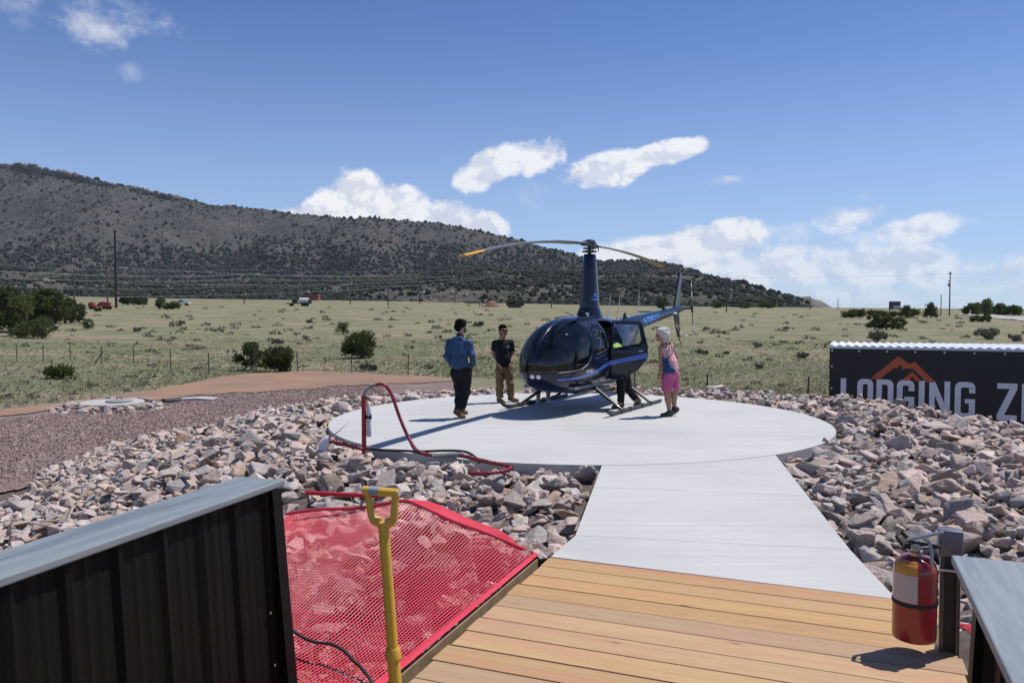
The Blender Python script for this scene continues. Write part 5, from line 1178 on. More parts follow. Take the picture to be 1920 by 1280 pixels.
# hull stripe lies on the surface, 3 mm proud
def hull_strip(path, half, name, m, parent, side=1, origin=(0, 0, 0), off=.004):
    V = []; F = []
    for (x, z, h) in path:
        for k in range(5):
            zz = z + h * (k / 2 - 1); V.append((x - origin[0], side * (surf_y(x, zz) + off) - origin[1], zz - origin[2]))
    for i in range(len(path) - 1):
        for k in range(4): F.append((i * 5 + k, (i + 1) * 5 + k, (i + 1) * 5 + k + 1, i * 5 + k + 1))
    return mesh_obj(name, V, F, m, parent, smooth=True)
def stripe_z(x): return float(np.interp(x, [-1.2, -.86, -.4, 0, .5, 1.0, 1.4, 1.75, 2.1], [1.22, 1.17, 1.08, 1.00, .89, .775, .715, .685, .675]))
def stripe_h(x): return float(np.interp(x, [-1, 0, 1.0, 1.6, 2.1], [.052, .047, .034, .022, .012]))
hull_strip([(x, stripe_z(x), stripe_h(x)) for x in np.linspace(2.10, .495, 50)], 0, 'stripe', bluep, heli); hull_strip([(x, stripe_z(x), stripe_h(x)) for x in np.linspace(2.10, -1.2, 60)], 0, 'stripe', bluep, heli, -1)
hull_strip([(x, stripe_z(x), stripe_h(x)) for x in np.linspace(.485, -.245, 24)], 0, 'stripe', bluep, door, 1, hinge)
# door seams, handles, window rubber
def hull_line(pts, r, name, m, parent=heli, side=1, close=False, off=.002, origin=(0, 0, 0)):
    P = []
    pts = pts + ([pts[0]] if close else [])
    for (a, b_) in zip(pts, pts[1:]):
        for u in np.linspace(0, 1, 7)[:-1]: x, z = a[0] + (b_[0] - a[0]) * u, a[1] + (b_[1] - a[1]) * u; P.append((x - origin[0], side * (surf_y(x, z) + off) - origin[1], z - origin[2]))
    x, z = pts[-1]; P.append((x - origin[0], side * (surf_y(x, z) + off) - origin[1], z - origin[2]))
    return MB().tube(P, r, 5).build(name, m, parent)
FD = [(1.13, 1.60), (1.14, 1.2), (1.13, .80), (1.0, .64), (.52, .62), (.52, 1.70), (.95, 1.68)]
for sd_ in (1, -1):
    hull_line(FD, .005, 'door_seam', darki, side=sd_, close=True); hull_line(FWIN, .009, 'window_trim', darki, side=sd_, close=True)
    hull_line([(1.175, 1.62), (1.17, 1.30), (1.23, 1.08), (1.37, .93), (1.60, .835), (1.9, .815), (2.15, .80)], .010, 'windshield_trim', darki, side=sd_)
    hull_line([(1.10, 1.0), (.56, 1.08)], .007, 'sill_trim', chrome, side=sd_)
hull_line(RWIN, .009, 'window_trim', darki, door, 1, True, .002, hinge)
for x, z in ((.60, .99), ): 
    MB().box((x, surf_y(x, z) + .012, z), (.10, .022, .022), bev=.006).build('door_handle', chrome, heli)
MB().box((-.12 - hinge[0], surf_y(-.12, 1.14) + .012 - hinge[1], 1.14 - hinge[2]), (.09, .022, .022), bev=.006).build('door_handle', chrome, door)
# roof ribs between windshield and mast
for sy in (-1, 1): MB().tube([(x, sy * .25, max(0, surf_row(x)[2]) - .028) for x in np.linspace(1.0, .35, 8)], .02, 6).build('roof_rib', navy, heli, smooth=True)
# nose: twin landing lights in a black recess, pitot and wiper-like temperature probe
lens = mat('lamp_lens', (.75, .76, .78), .12, .3)
for y in (-.062, .062):
    row = surf_row(2.13); x = 2.225 - y * y * 2
    MB().lathe([(.052, -.03), (.056, 0), (.056, .022), (.048, .026)], (x, y, .735), 20, Matrix.Rotation(R(90), 3, 'Y')).build('landing_light_rim', darki, heli, smooth=True)
    MB().lathe([(.048, 0), (.047, .012), (.030, .024), (.008, .029)], (x + .018, y, .735), 20, Matrix.Rotation(R(90), 3, 'Y')).build('landing_light', lens, heli, smooth=True)
MB().tube([(1.55, -.05, 1.30), (1.78, -.08, 1.36), (1.86, -.09, 1.35)], .010, 6).build('temperature_probe', chrome, heli)
MB().tube([(2.20, 0, .56), (2.33, 0, .55), (2.37, 0, .55)], .009, 6).build('pitot_tube', chrome, heli)
belly = MB(); 
hull_line([(1.9, .60), (1.4, .53), (.6, .5), (0, .52)], .003, 'belly_seam', darki)
MB().box((.2, 0, .345), (1.5, .42, .06), bev=.02).build('belly_fairing', hblack, heli)
# cabin inside
MB().box((.62, 0, .50), (2.2, 1.05, .05)).build('cabin_floor', interior, heli)
MB().prism([(-.44, .5), (-.39, .5), (-.46, 1.55), (-.54, 1.55)], -.5, .5).build('rear_bulkhead', interior, heli)
def seat(x, y):
    MB().box((x, y, .70), (.48, .46, .36), bev=.05).build('seat_base', leather, heli, smooth=True); MB().box((x - .28, y, 1.10), (.11, .44, .56), Matrix.Rotation(R(-10), 3, 'Y'), bev=.04).build('seat_back', leather, heli, smooth=True); MB().box((x - .34, y, 1.46), (.08, .26, .15), Matrix.Rotation(R(-10), 3, 'Y'), bev=.03).build('headrest', leather, heli, smooth=True)
for x in (.85, .02):
    for y in (-.28, .28): seat(x, y)
MB().prism([(1.78, .52), (1.50, .52), (1.42, .98), (1.46, 1.16), (1.62, 1.18), (1.75, .95)], -.20, .20).build('instrument_console', darki, heli)
for i in range(3): MB().box((1.405 + .0, -.1 + .1 * i, 1.06), (.02, .07, .07)).build('gauge', lens, heli)
MB().tube([(1.0, 0, .55), (1.02, 0, 1.0), (.95, 0, 1.16)], .016, 8).build('cyclic_stick', darki, heli); MB().tube([(.95, -.3, 1.17), (.95, .3, 1.17)], .014, 8).build('cyclic_bar', darki, heli)
# mast fairing and rotor head
def loft(prof, n=28, le=1.6):
    V = []; F = []
    for (z, xc, lx_, wy) in prof:
        for j in range(n):
            a = 2 * math.pi * j / n; c, s = math.cos(a), math.sin(a); x = xc + lx_ * (c if c > 0 else c * le); V.append((x, wy * s * (1 if c > 0 else (1 - .35 * abs(c) ** 2)), z))
    k = len(prof); F = [(i * n + j, i * n + (j + 1) % n, (i + 1) * n + (j + 1) % n, (i + 1) * n + j) for i in range(k - 1) for j in range(n)] + [tuple(range(n - 1, -1, -1)), tuple((k - 1) * n + j for j in range(n))]
    return V, F
V, F = loft([(1.66, .02, .36, .31), (1.76, .02, .31, .27), (1.87, .01, .25, .232), (1.95, .0, .215, .205)]); o = mesh_obj('mast_cowl', V, F, navy, heli, smooth=True); o.data.set_sharp_from_angle(angle=R(50))
V, F = loft([(1.92, .0, .205, .196), (2.0, .0, .20, .19), (2.3, .0, .178, .168), (2.7, .0, .150, .141), (3.0, 0, .130, .120), (3.02, 0, .12, .11)]); mastf = mesh_obj('mast_fairing', V, F, navy, heli, smooth=True); mastf.data.set_sharp_from_angle(angle=R(50))
MB().box((.31, .10, 1.84), (.03, .07, .05), bev=.01).build('mast_lamp', chrome, heli); MB().box((.27, -.04, 1.845), (.10, .13, .09), bev=.02).build('air_inlet', darki, heli)
MB().tube([(0, 0, 2.98), (0, 0, 3.30)], .036, 12).build('rotor_mast', hblack, heli, smooth=True)
hub = MB(); hub.lathe([(.06, 3.05), (.15, 3.06), (.15, 3.085), (.07, 3.10)], (0, 0, 0), 16); hub.lathe([(.05, 3.12), (.13, 3.125), (.13, 3.15), (.05, 3.16)], (0, 0, 0), 16); hub.build('swashplate', mat('hub_metal', (.09, .09, .095), .4, .7), heli)
# blade heading (world -115 deg = towards the camera, left) converted to local
BA = R(-116.5) - HANG
hub_e = empty('rotor_head', (0, 0, 3.20)); hub_e.parent = heli; hub_e.rotation_euler = (0, 0, BA)
hm = mat('hub_metal')
MB().box((0, 0, .02), (.56, .10, .085), bev=.015).build('yoke', hm, hub_e); MB().lathe([(.04, .05), (.11, .055), (.11, .09), (.05, .115)], (0, 0, 0), 18).build('hub_cap', hm, hub_e); MB().box((0, .0, .06), (.30, .17, .06), bev=.02).build('teeter_block', hm, hub_e)
for s in (-1, 1):
    MB().tube([(s * .15, .13, -.12), (s * .16, .13, .0)], .011, 6).build('pitch_link', hm, hub_e); MB().tube([(s * .25, 0, .02), (s * .42, 0, .0)], [.055, .04], 10).build('blade_grip', hm, hub_e)
bl_dark = mat('blade_grey', (.16, .165, .17), .28, .3, coat=.3); bl_yel = mat('blade_yellow', (.62, .30, .02), .4)
def blade(sgn, droop, name):
    n = 26; V = []; F = []; K = 10
    for i in range(n + 1):
        s = i / n; r = .40 + s * 4.63; ch = .255 if s > .04 else .16; tw = R(9 - 5 * s); z = droop(s)
        if s > .985: ch *= .6
        for k in range(K):
            a = 2 * math.pi * k / K; cx = ch * (.5 * math.cos(a) - .22); cz = .017 * math.sin(a) * (1.3 if math.cos(a) > 0 else .6)
            yy = sgn * (cx * math.cos(tw) - cz * math.sin(tw)); zz = cx * math.sin(tw) + cz * math.cos(tw)
            V.append((sgn * r, yy, z + zz))
    for i in range(n):
        for k in range(K): F.append((i * K + k, (i + 1) * K + k, (i + 1) * K + (k + 1) % K, i * K + (k + 1) % K))
    F += [tuple(range(K)), tuple(n * K + k for k in range(K - 1, -1, -1))]
    o = MB().add(V, F).build('main_blade', [bl_dark, bl_yel], hub_e, smooth=True); o.data.polygons.foreach_set('material_index', [1 if p.center.x * sgn > 4.45 else 0 for p in o.data.polygons]); return o
blade(1, lambda s: .01 - .10 * s - .42 * s * s, 'a'); blade(-1, lambda s: .01 + .06 * s - .26 * s * s, 'b')
# tail boom, fins, tail rotor
TB0, TB1 = Vector((-1.35, 0, 1.50)), Vector((-5.55, 0, 1.93))
def boom_c(x): u = (TB0.x - x) / (TB0.x - TB1.x); return TB0.z + (TB1.z - TB0.z) * u, .205 + (.085 - .205) * u
boom = MB().tube([(x, 0, boom_c(x)[0]) for x in np.linspace(-1.35, -5.55, 12)], [boom_c(x)[1] for x in np.linspace(-1.35, -5.55, 12)], 26).build('tail_boom', navy, heli, smooth=True)
MB().tube([(-5.55, 0, 1.93), (-5.72, 0, 1.945), (-5.80, 0, 1.95)], [.075, .07, .04], 14).build('tail_gearbox', hm, heli, smooth=True)
fin = [(-5.05, .02), (-5.42, .02), (-5.66, .97), (-5.50, .97)]
MB().prism([(x, 1.90 + z) for x, z in fin], -.022, .022).build('upper_fin', navy, heli); MB().prism([(-5.05, 1.86), (-5.42, 1.86), (-5.62, 1.20), (-5.44, 1.20)], -.022, .022).build('lower_fin', hblack, heli)
MB().box((-5.535, .024, 1.32), (.07, .004, .10)).build('fin_decal', white, heli); MB().box((-5.46, .024, 1.50), (.09, .004, .06)).build('fin_flag', mat('flag_pink', (.5, .25, .3), .5), heli)
MB().box((-5.54, .025, 2.62), (.08, .004, .11)).build('fin_emblem', bluep, heli)
MB().box((-4.75, -.42, 1.86), (.34, .75, .03), bev=.01).build('stabiliser', navy, heli); MB().box((-4.85, .11, 1.82), (.22, .05, .05), bev=.01).build('stabiliser_bracket', white, heli)
tr_e = empty('tail_rotor', (-5.74, .24, 1.95)); tr_e.parent = heli; tr_e.rotation_euler = (0, R(8), 0)
MB().tube([(0, -.24, 0), (0, .05, 0)], .03, 10).build('tail_rotor_shaft', hm, tr_e); MB().box((0, .03, 0), (.06, .05, .22), bev=.01).build('tail_rotor_hub', hm, tr_e)
for s in (-1, 1):
    o = MB()
    for k, (z0, z1) in enumerate(((.10, .30), (.30, .44), (.44, .56), (.56, .66), (.66, .735))): o.box((0, .03, s * (z0 + z1) / 2), (.105, .014, z1 - z0), Matrix.Rotation(R(12), 3, 'Z'), mi=(k + (1 if s < 0 else 0)) % 2 if k else 0)
    o.build('tail_rotor_blade', [hblack, white], tr_e)
redst = mat('guard_red', (.45, .05, .03), .4); G_ = spline([(-4.78, .06, 1.80), (-4.9, .10, 1.62), (-5.02, .14, 1.42), (-5.15, .16, 1.28), (-5.4, .19, 1.24), (-5.75, .2, 1.26), (-6.1, .2, 1.30)], 19)
g_ = MB()
for i in range(18): g_.tube([G_[i], G_[i + 1]], .013, 6, mi=(i // 2) % 2)
g_.build('tail_guard', [white, redst], heli); MB().tube([(-5.5, 0, 1.22), (-5.62, 0, 1.05), (-5.75, 0, 1.02)], .014, 6).build('tail_skid', hblack, heli)
for x in (-.95, -1.45, -2.6):
    zt = max(boom_c(x)[0] + boom_c(x)[1], surf_row(max(x, -2.1))[2] if x > -1.7 else 0)
    MB().tube([(x, .0, zt - .02), (x, .0, zt + .03), (x - .02, 0, zt + .08), (x - .11, 0, zt + .50)], [.035, .02, .010, .006], 8).build('antenna', white, heli, smooth=True)
for x in (-1.85, -4.35): zt = boom_c(x)[0] + boom_c(x)[1]; MB().lathe([(.045, 0), (.045, .05), (.03, .06), (.028, .10), (.01, .12)], (x, 0, zt - .01), 12).build('beacon', hblack, heli, smooth=True)
MB().box((-2.02, 0.0, boom_c(-2.02)[0] + boom_c(-2.02)[1]), (.12, .06, .035), bev=.01).build('gps_antenna', white, heli)
# lettering wrapped onto boom, cabin and mast
def text_mesh(txt, h, name, m, parent, place, sx=1.0, bold=.0):
    cu = bpy.data.curves.new('txt', 'FONT'); cu.body = txt; cu.size = h / .72; cu.offset = bold; cu.resolution_u = 3
    ob = bpy.data.objects.new('txt', cu); COL.objects.link(ob); bpy.context.view_layer.update(); dg = bpy.context.evaluated_depsgraph_get(); me = bpy.data.meshes.new_from_object(ob.evaluated_get(dg)); bpy.data.objects.remove(ob)
    b3 = bmesh.new(); b3.from_mesh(me); bmesh.ops.triangulate(b3, faces=b3.faces[:]); 
    bmesh.ops.subdivide_edges(b3, edges=[e for e in b3.edges if e.calc_length() > h * .25], cuts=2); bmesh.ops.triangulate(b3, faces=b3.faces[:])
    for v in b3.verts: v.co = Vector(place(v.co.x * sx, v.co.y))
    b3.verts.index_update(); V = [v.co.copy() for v in b3.verts]; F = [[v.index for v in f.verts] for f in b3.faces]; b3.free(); bpy.data.meshes.remove(me)
    return mesh_obj(name, V, F, m, parent)
decal = mat('decal_blue', (.10, .28, .80), .35)
def on_boom(u, v):
    x = -2.58 - u; zc, r = boom_c(x); a = (v - .10) / r; return (x, (r + .004) * math.cos(a), zc + (r + .004) * math.sin(a))
text_mesh('N5851U', .20, 'registration', decal, heli, on_boom, 1.12, .008)
text_mesh('RAVEN II', .055, 'nameplate', mat('decal_white', (.7, .7, .68), .4), heli, lambda u, v: (1.42 - u, surf_y(1.42 - u, .765 + v + .02 * u) + .004, .765 + v + .02 * u), 1.0, .003)
def on_mast(u, v):
    z = 2.10 + v; w = float(np.interp(z, [2.0, 2.3, 2.7], [.19, .168, .141])); lx2 = w * 1.06; a = R(38) + u / w; return (lx2 * math.cos(a) * 1.012, w * math.sin(a) * 1.012 + .002, z)
text_mesh('DENVER', .035, 'mast_lettering', decal, heli, lambda u, v: on_mast(u, v), 1.0, .003) if False else None
V = []; F = []
def mast_quad(pts): b0 = len(V); V.extend([on_mast(u, v) for u, v in pts]); F.append(tuple(range(b0, b0 + len(pts))))
for k in range(7): mast_quad([(.0 + .024 * k, 0), (.019 + .024 * k, 0), (.019 + .024 * k, .035), (.0 + .024 * k, .035)])
mast_quad([(.03, .05), (.14, .05), (.14, .075), (.03, .075)]); mast_quad([(.05, .08), (.12, .08), (.11, .13), (.085, .16), (.06, .12)])
mesh_obj('mast_emblem', V, F, decal, heli)
# skids
def skid(y):
    P = [(1.60, y, .135), (1.52, y, .09), (1.40, y, .05), (1.25, y, .04), (.4, y, .036), (-.6, y, .036), (-1.12, y, .036), (-1.18, y, .04)]
    MB().tube(P, [.028, .033, .036, .036, .036, .036, .036, .03], 12).build('skid', mat('skid_grey', (.055, .055, .058), .5, .3, var=.4, vscale=4), heli, smooth=True)
    for x in (.95, .5, -.1, -.55): MB().tube([(x - .05, y, .04), (x + .05, y, .04)], .047, 12).build('skid_clamp', hblack, heli)
for y in (-1.085, 1.085): skid(y)
for x in (.82, -.62):
    for s in (-1, 1):
        MB().tube([(x, 0, .50), (x, s * .32, .50), (x, s * .52, .43), (x + .03, s * 1.085, .05)], [.05, .05, .052, .036], 12, flat=.7).build('strut', hblack, heli, smooth=True)
MB().tube([(.35, 1.085, .05), (.1, 1.02, .09), (-.1, 1.02, .09), (-.35, 1.085, .05)], .012, 6).build('step_bar', hblack, heli)
# ---------------------------------------------------------------- people: each body one continuous surface grown from a distance field
def sdf_surface(prims, cell, fold=0.0, pad=.05, seed=0):
    """prims: dicts a,b (ends), ra,rb (radii), sy (depth squash), k (blend), flat (flat cut at b). Surface nets."""
    A = np.array([p['a'] for p in prims], float); B = np.array([p['b'] for p in prims], float); Rm = np.array([max(p['ra'], p['rb']) for p in prims])
    lo = np.minimum(A, B).min(0) - Rm.max() - pad; hi = np.maximum(A, B).max(0) + Rm.max() + pad
    n = np.ceil((hi - lo) / cell).astype(int) + 1
    f = np.full(n, .25, np.float32); ax = [lo[i] + cell * np.arange(n[i]) for i in range(3)]
    for p in prims:
        a, b = np.array(p['a'], float), np.array(p['b'], float); ra, rb, sy, k = p['ra'], p['rb'], p.get('sy', 1.0), p.get('k', .03); R0 = max(ra, rb) + .07 + k
        l = np.minimum(a, b) - R0; h = np.maximum(a, b) + R0
        i0 = [max(0, int((l[i] - lo[i]) / cell)) for i in range(3)]; i1 = [min(n[i], int((h[i] - lo[i]) / cell) + 2) for i in range(3)]
        X, Y, Z = np.meshgrid(ax[0][i0[0]:i1[0]], ax[1][i0[1]:i1[1]], ax[2][i0[2]:i1[2]], indexing='ij')
        if 'dir' in p:   # squash along an arbitrary horizontal direction
            dx, dy = p['dir']; m_ = (X - a[0]) * dx + (Y - a[1]) * dy; ml = (b - a)[0] * dx + (b - a)[1] * dy
        ab = b - a; L2 = max(1e-9, ab @ ab)
        u = np.clip(((X - a[0]) * ab[0] + (Y - a[1]) * ab[1] + (Z - a[2]) * ab[2]) / L2, 0, 1)
        qx, qy, qz = X - a[0] - u * ab[0], Y - a[1] - u * ab[1], Z - a[2] - u * ab[2]
        if 'dir' in p:
            dx, dy = p['dir']; q = qx * dx + qy * dy; w = q * (1 / sy - 1); qx = qx + w * dx; qy = qy + w * dy
        d = np.sqrt(qx ** 2 + qy ** 2 + qz ** 2) - (ra + (rb - ra) * u)
        if p.get('flat'):
            nb = ab / math.sqrt(L2); d = np.maximum(d, (X - b[0]) * nb[0] + (Y - b[1]) * nb[1] + (Z - b[2]) * nb[2])
        if p.get('flata'):
            nb = -ab / math.sqrt(L2); d = np.maximum(d, (X - a[0]) * nb[0] + (Y - a[1]) * nb[1] + (Z - a[2]) * nb[2])
        sl = tuple(slice(i0[i], i1[i]) for i in range(3)); g = f[sl]
        if p.get('sub'): f[sl] = np.maximum(g, -d); continue
        hh = np.clip(.5 + .5 * (g - d) / k, 0, 1); f[sl] = d * hh + g * (1 - hh) - k * hh * (1 - hh)
    if fold:
        X, Y, Z = np.meshgrid(*ax, indexing='ij'); f += fold * (np.sin(31 * Z + 9 * X + seed) * np.sin(17 * X + 11 * Y + 2 * seed) + .6 * np.sin(53 * Z - 21 * Y + seed) * np.sin(27 * Y - 13 * X))
    ins = f < 0; c = np.zeros(n - 1, np.int8); corners = [(i, j, k) for i in (0, 1) for j in (0, 1) for k in (0, 1)]
    sl = lambda o: tuple(slice(o[i], n[i] - 1 + o[i]) for i in range(3))
    for o in corners: c += ins[sl(o)]
    act = (c > 0) & (c < 8); idx = np.full(n - 1, -1); I = np.argwhere(act); idx[act] = np.arange(len(I))
    pos = np.zeros((len(I), 3)); cnt = np.zeros(len(I))
    for a in corners:
        for d in range(3):
            if a[d]: continue
            b = list(a); b[d] = 1; fa = f[I[:, 0] + a[0], I[:, 1] + a[1], I[:, 2] + a[2]]; fb = f[I[:, 0] + b[0], I[:, 1] + b[1], I[:, 2] + b[2]]
            mk = (fa < 0) != (fb < 0); tt = np.where(mk, fa / np.where(mk, fa - fb, 1), 0); q = np.array(a, float)[None].repeat(len(I), 0); q[:, d] += tt; pos[mk] += q[mk]; cnt[mk] += 1
    V = lo + cell * (I + pos / cnt[:, None]); F = []
    for d in range(3):
        e, g = (d + 1) % 3, (d + 2) % 3; s0 = [slice(None)] * 3; s1 = [slice(None)] * 3; s0[d] = slice(0, -1); s1[d] = slice(1, None)
        x0, x1 = ins[tuple(s0)], ins[tuple(s1)]; E = np.argwhere(x0 != x1); ok = (E[:, e] > 0) & (E[:, g] > 0) & (E[:, e] < n[e] - 1) & (E[:, g] < n[g] - 1); E = E[ok]
        q = []
        for de, dg in ((-1, -1), (0, -1), (0, 0), (-1, 0)):
            w = E.copy(); w[:, e] += de; w[:, g] += dg; q.append(idx[w[:, 0], w[:, 1], w[:, 2]])
        q = np.stack(q, 1); flip = ~x0[E[:, 0], E[:, 1], E[:, 2]]; q[flip] = q[flip][:, ::-1]; F.append(q[(q >= 0).all(1)])
    return V, np.concatenate(F)
def P_(a, b, ra, rb=None, **kw): return dict(a=tuple(a), b=tuple(b), ra=ra, rb=ra if rb is None else rb, **kw)
def lerp3(a, b, u): return tuple(np.array(a) + (np.array(b) - np.array(a)) * u)
skin = lambda name, c=None: mat(name, c, .55, var=.12, vscale=14)
def hand_prims(w, d, pn, s=1.0, curl=.5):
    """palm, four unequal bent fingers, thumb from the side of the palm; d points to the fingers, pn is the palm side"""
    w, d, pn = Vector(w), Vector(d).normalized(), Vector(pn); pn = (pn - d * pn.dot(d)).normalized(); sd_ = d.cross(pn)
    out = [P_(w, w + d * .05 * s, .024 * s, .030 * s, k=.012), P_(w + d * .05 * s - sd_ * .02 * s, w + d * .05 * s + sd_ * .02 * s, .018 * s, k=.012)]
    for i, L in enumerate((.066, .074, .070, .054)):
        b0 = w + d * .075 * s + sd_ * ((i - 1.5) * .0195 * s); k1 = b0 + (d * (1 - .3 * curl) + pn * .55 * curl).normalized() * L * .52 * s; k2 = k1 + (d * (1 - .9 * curl) + pn * 1.1 * curl).normalized() * L * .5 * s
        out += [P_(w + d * .05 * s + sd_ * ((i - 1.5) * .016 * s), b0, .0095 * s, .0095 * s, k=.008), P_(b0, k1, .0095 * s, .0085 * s, k=.004), P_(k1, k2, .0085 * s, .007 * s, k=.004)]
    t0 = w + d * .02 * s - sd_ * .022 * s; t1 = t0 + (d * .6 - sd_ * .7 + pn * .4).normalized() * .035 * s; out += [P_(t0, t1, .0125 * s, .0105 * s, k=.01), P_(t1, t1 + (d * .9 - sd_ * .1 + pn * .4).normalized() * .03 * s, .010 * s, .008 * s, k=.004)]
    return out
def person(label, loc, J, face, skinm, hairm, garments, hair, extras=None, sc=1.0, feet=True, name='person', beard=None, shades=False, hair_noise=.006):
    """J: joint positions relative to the standing point; face: horizontal facing direction"""
    root = empty(name, loc, label=label, cat='person'); fd = Vector((face[0], face[1], 0)).normalized(); rt = Vector((fd.y, -fd.x, 0)); up = Vector((0, 0, 1))
    Jv = {k: Vector(v) for k, v in J.items()}; h = Jv['head']; hd = (Jv.get('look', fd)); hd = Vector(hd).normalized(); hr = Vector((hd.y, -hd.x, 0)).normalized()
    bdir = (fd.x, fd.y); hdir = (hr.x, hr.y); pr = []
    # head: skull, face, jaw, nose, ears, brow
    pr += [P_(h + up * .022 - hd * .018, h + up * .03 - hd * .012, .090 * sc, k=.02, sy=.86, dir=hdir), P_(h + hd * .030 + up * .01, h + hd * .034 - up * .055, .064 * sc, .050 * sc, k=.03), P_(h + hd * .075 - up * .085, h + hd * .04 - up * .08, .026 * sc, .036 * sc, k=.03),
           P_(h + hd * .092 + up * .012, h + hd * .108 - up * .026, .009, .014, k=.012), P_(h + hd * .095 - up * .055 + hr * .015, h + hd * .095 - up * .055 - hr * .015, .010, k=.01)]
    for s in (-1, 1): pr += [P_(h + hr * (s * .080) + up * .012, h + hr * (s * .084) - up * .022, .014, .010, k=.008), P_(h + hd * .080 + hr * (s * .033) + up * .03, h + hd * .080 + hr * (s * .012) + up * .03, .012, k=.015)]
    pr += [P_(h - up * .05 - hd * .012, Jv['neck'], .052 * sc, .058 * sc, k=.03)]
    pr += [P_(Jv['neck'] - up * .03, Jv['chest'], .075, .125, sy=.7, dir=bdir, k=.06), P_(Jv['chest'], Jv['waist'], .135, .125, sy=.68, dir=bdir, k=.06), P_(Jv['waist'], Jv['hip'], .125, .145, sy=.72, dir=bdir, k=.06), P_(Jv['shL'], Jv['shR'], .062, k=.06)]
    for s in 'LR':
        pr += [P_(Jv['sh' + s], Jv['el' + s], .050, .040, k=.03), P_(Jv['el' + s], Jv['wr' + s], .041, .027, k=.02), P_(Jv['hip' + s], Jv['kn' + s], .085, .057, k=.05), P_(lerp3(Jv['kn' + s], Jv['an' + s], .0), lerp3(Jv['kn' + s], Jv['an' + s], .3), .055, .058, k=.03), P_(lerp3(Jv['kn' + s], Jv['an' + s], .3), Jv['an' + s], .057, .035, k=.03), P_(Jv['an' + s] - up * .02, Jv['toe' + s], .035, .028, k=.03)]
        hdv = Jv.get('hd' + s, Jv['wr' + s] - Jv['el' + s]); pr += hand_prims(Jv['wr' + s], hdv, -rt if s == 'R' else rt, 1.0)
    V, F = sdf_surface(pr, .0095 if max(abs(v) for v in (1,)) else .01); mesh_obj('body', V, F, skinm, root, smooth=True)
    for s in (-1, 1): MB().lathe([(.002, -.010), (.0085, -.005), (.011, 0), (.0085, .006), (.002, .009)], h + hd * .093 + hr * (s * .031) + up * .012, 10).build('eye', mat('eye_dark', (.03, .02, .018), .2), root, smooth=True)
    # hair
    hp = [P_(Vector(h) + Vector(hd) * a[0] + up * a[1] + hr * a[2], Vector(h) + Vector(hd) * b_[0] + up * b_[1] + hr * b_[2], r0, r1, k=.02, **kw) for (a, b_, r0, r1, kw) in hair]
    V, F = sdf_surface(hp, .0095, hair_noise, seed=3); mesh_obj('hair', V, F, hairm, root, smooth=True)
    if beard:
        V, F = sdf_surface([P_(h + hd * .078 - up * .098, h + hd * .058 - up * .096, .025, .030, k=.02), P_(h + hd * .055 - up * .08 + hr * .045, h + hd * .03 - up * .035 + hr * .066, .013, .010, k=.02), P_(h + hd * .055 - up * .08 - hr * .045, h + hd * .03 - up * .035 - hr * .066, .013, .010, k=.02), P_(h + hd * .106 - up * .042 + hr * .018, h + hd * .106 - up * .042 - hr * .018, .007, k=.01)], .009, .003); mesh_obj('beard', V, F, mat('beard_brown', (.035, .022, .016), .9, spec=.1), root, smooth=True)
    if shades:
        mb = MB()
        for s in (-1, 1): mb.tube([h + hd * .108 + hr * (s * .012) + up * .012, h + hd * .104 + hr * (s * .055) + up * .012], .020, 8); mb.tube([h + hd * .10 + hr * (s * .06) + up * .016, h + hr * (s * .088) + up * .014], .004, 5)
        mb.build('sunglasses', mat('lens_black', (.006, .006, .007), .08), root)
    for (gname, gm_, prims, fold) in garments(Jv, fd, rt, up):
        V, F = sdf_surface(prims, .0105, fold, seed=len(gname)); mesh_obj(gname, V, F, gm_, root, smooth=True)
    if feet: 
        for s in 'LR':
            a, tt = Jv['an' + s], Jv['toe' + s]; d = (tt - a); heel = Jv.get('heel' + s, a - Vector((d.x, d.y, 0)).normalized() * .045 - up * .055)
            sm_, solem, boot = J_shoe
            V, F = sdf_surface([P_(heel + up * .012, lerp3(heel, tt, .55), .040, .046, k=.02), P_(lerp3(heel, tt, .5), tt, .046, .038, k=.02), P_(heel + up * .02, a + up * (.06 if boot else .0), .042, .047, k=.03)] , .0095, .0012); V[:, 2] = np.maximum(V[:, 2], min(heel.z, tt.z) - .034); sh_ = mesh_obj('shoe', V, F, sm_, root, smooth=True)
            MB().tube([heel - up * .026, lerp3(heel - up * .026, tt - up * .026, .5), tt - up * .026], [.038, .044, .036], 10, flat=.25).build('sole', solem, sh_, smooth=True)
    if extras: extras(root, Jv, fd, rt, up)
    return root
def pad_at(px, py):
    d = survey_dir(px, py); k = -CAM_H / d.z; return Vector((d.x * k, d.y * k, 0))
def make_J(org, D, table):
    """joints from their sighted positions at ground distance D, with depth offsets"""
    k = D.y / FPX; return {n: ((px - org[0]) * k, dy, max(.0, (org[1] - py) * k)) for n, (px, py, dy) in table.items()}
def upper(Jv, fd, infl, hem, shoulder=.062, belly=0.0):
    b = (fd.x, fd.y); w, c, hp, n = Jv['waist'], Jv['chest'], Jv['hip'], Jv['neck']
    return [P_(n - Vector((0, 0, .05)), c, .080 + infl, .140 + infl, sy=.72, dir=b, k=.06), P_(c, w, .142 + infl, .137 + infl + belly, sy=.72, dir=b, k=.06), P_(w, hem, .137 + infl + belly, .15 + infl, sy=.75, dir=b, k=.05, flat=True), P_(Jv['shL'], Jv['shR'], shoulder + infl, k=.06)]
def sleeve(Jv, s, infl, frac):
    sh, el, wr = Jv['sh' + s], Jv['el' + s], Jv['wr' + s]
    if frac <= 1: return [P_(sh, lerp3(sh, el, frac), .056 + infl, .054 + infl, k=.035, flat=True)]
    return [P_(sh, el, .058 + infl, .050 + infl, k=.035), P_(el, lerp3(el, wr, frac - 1), .050 + infl, .037 + infl, k=.02, flat=True)]
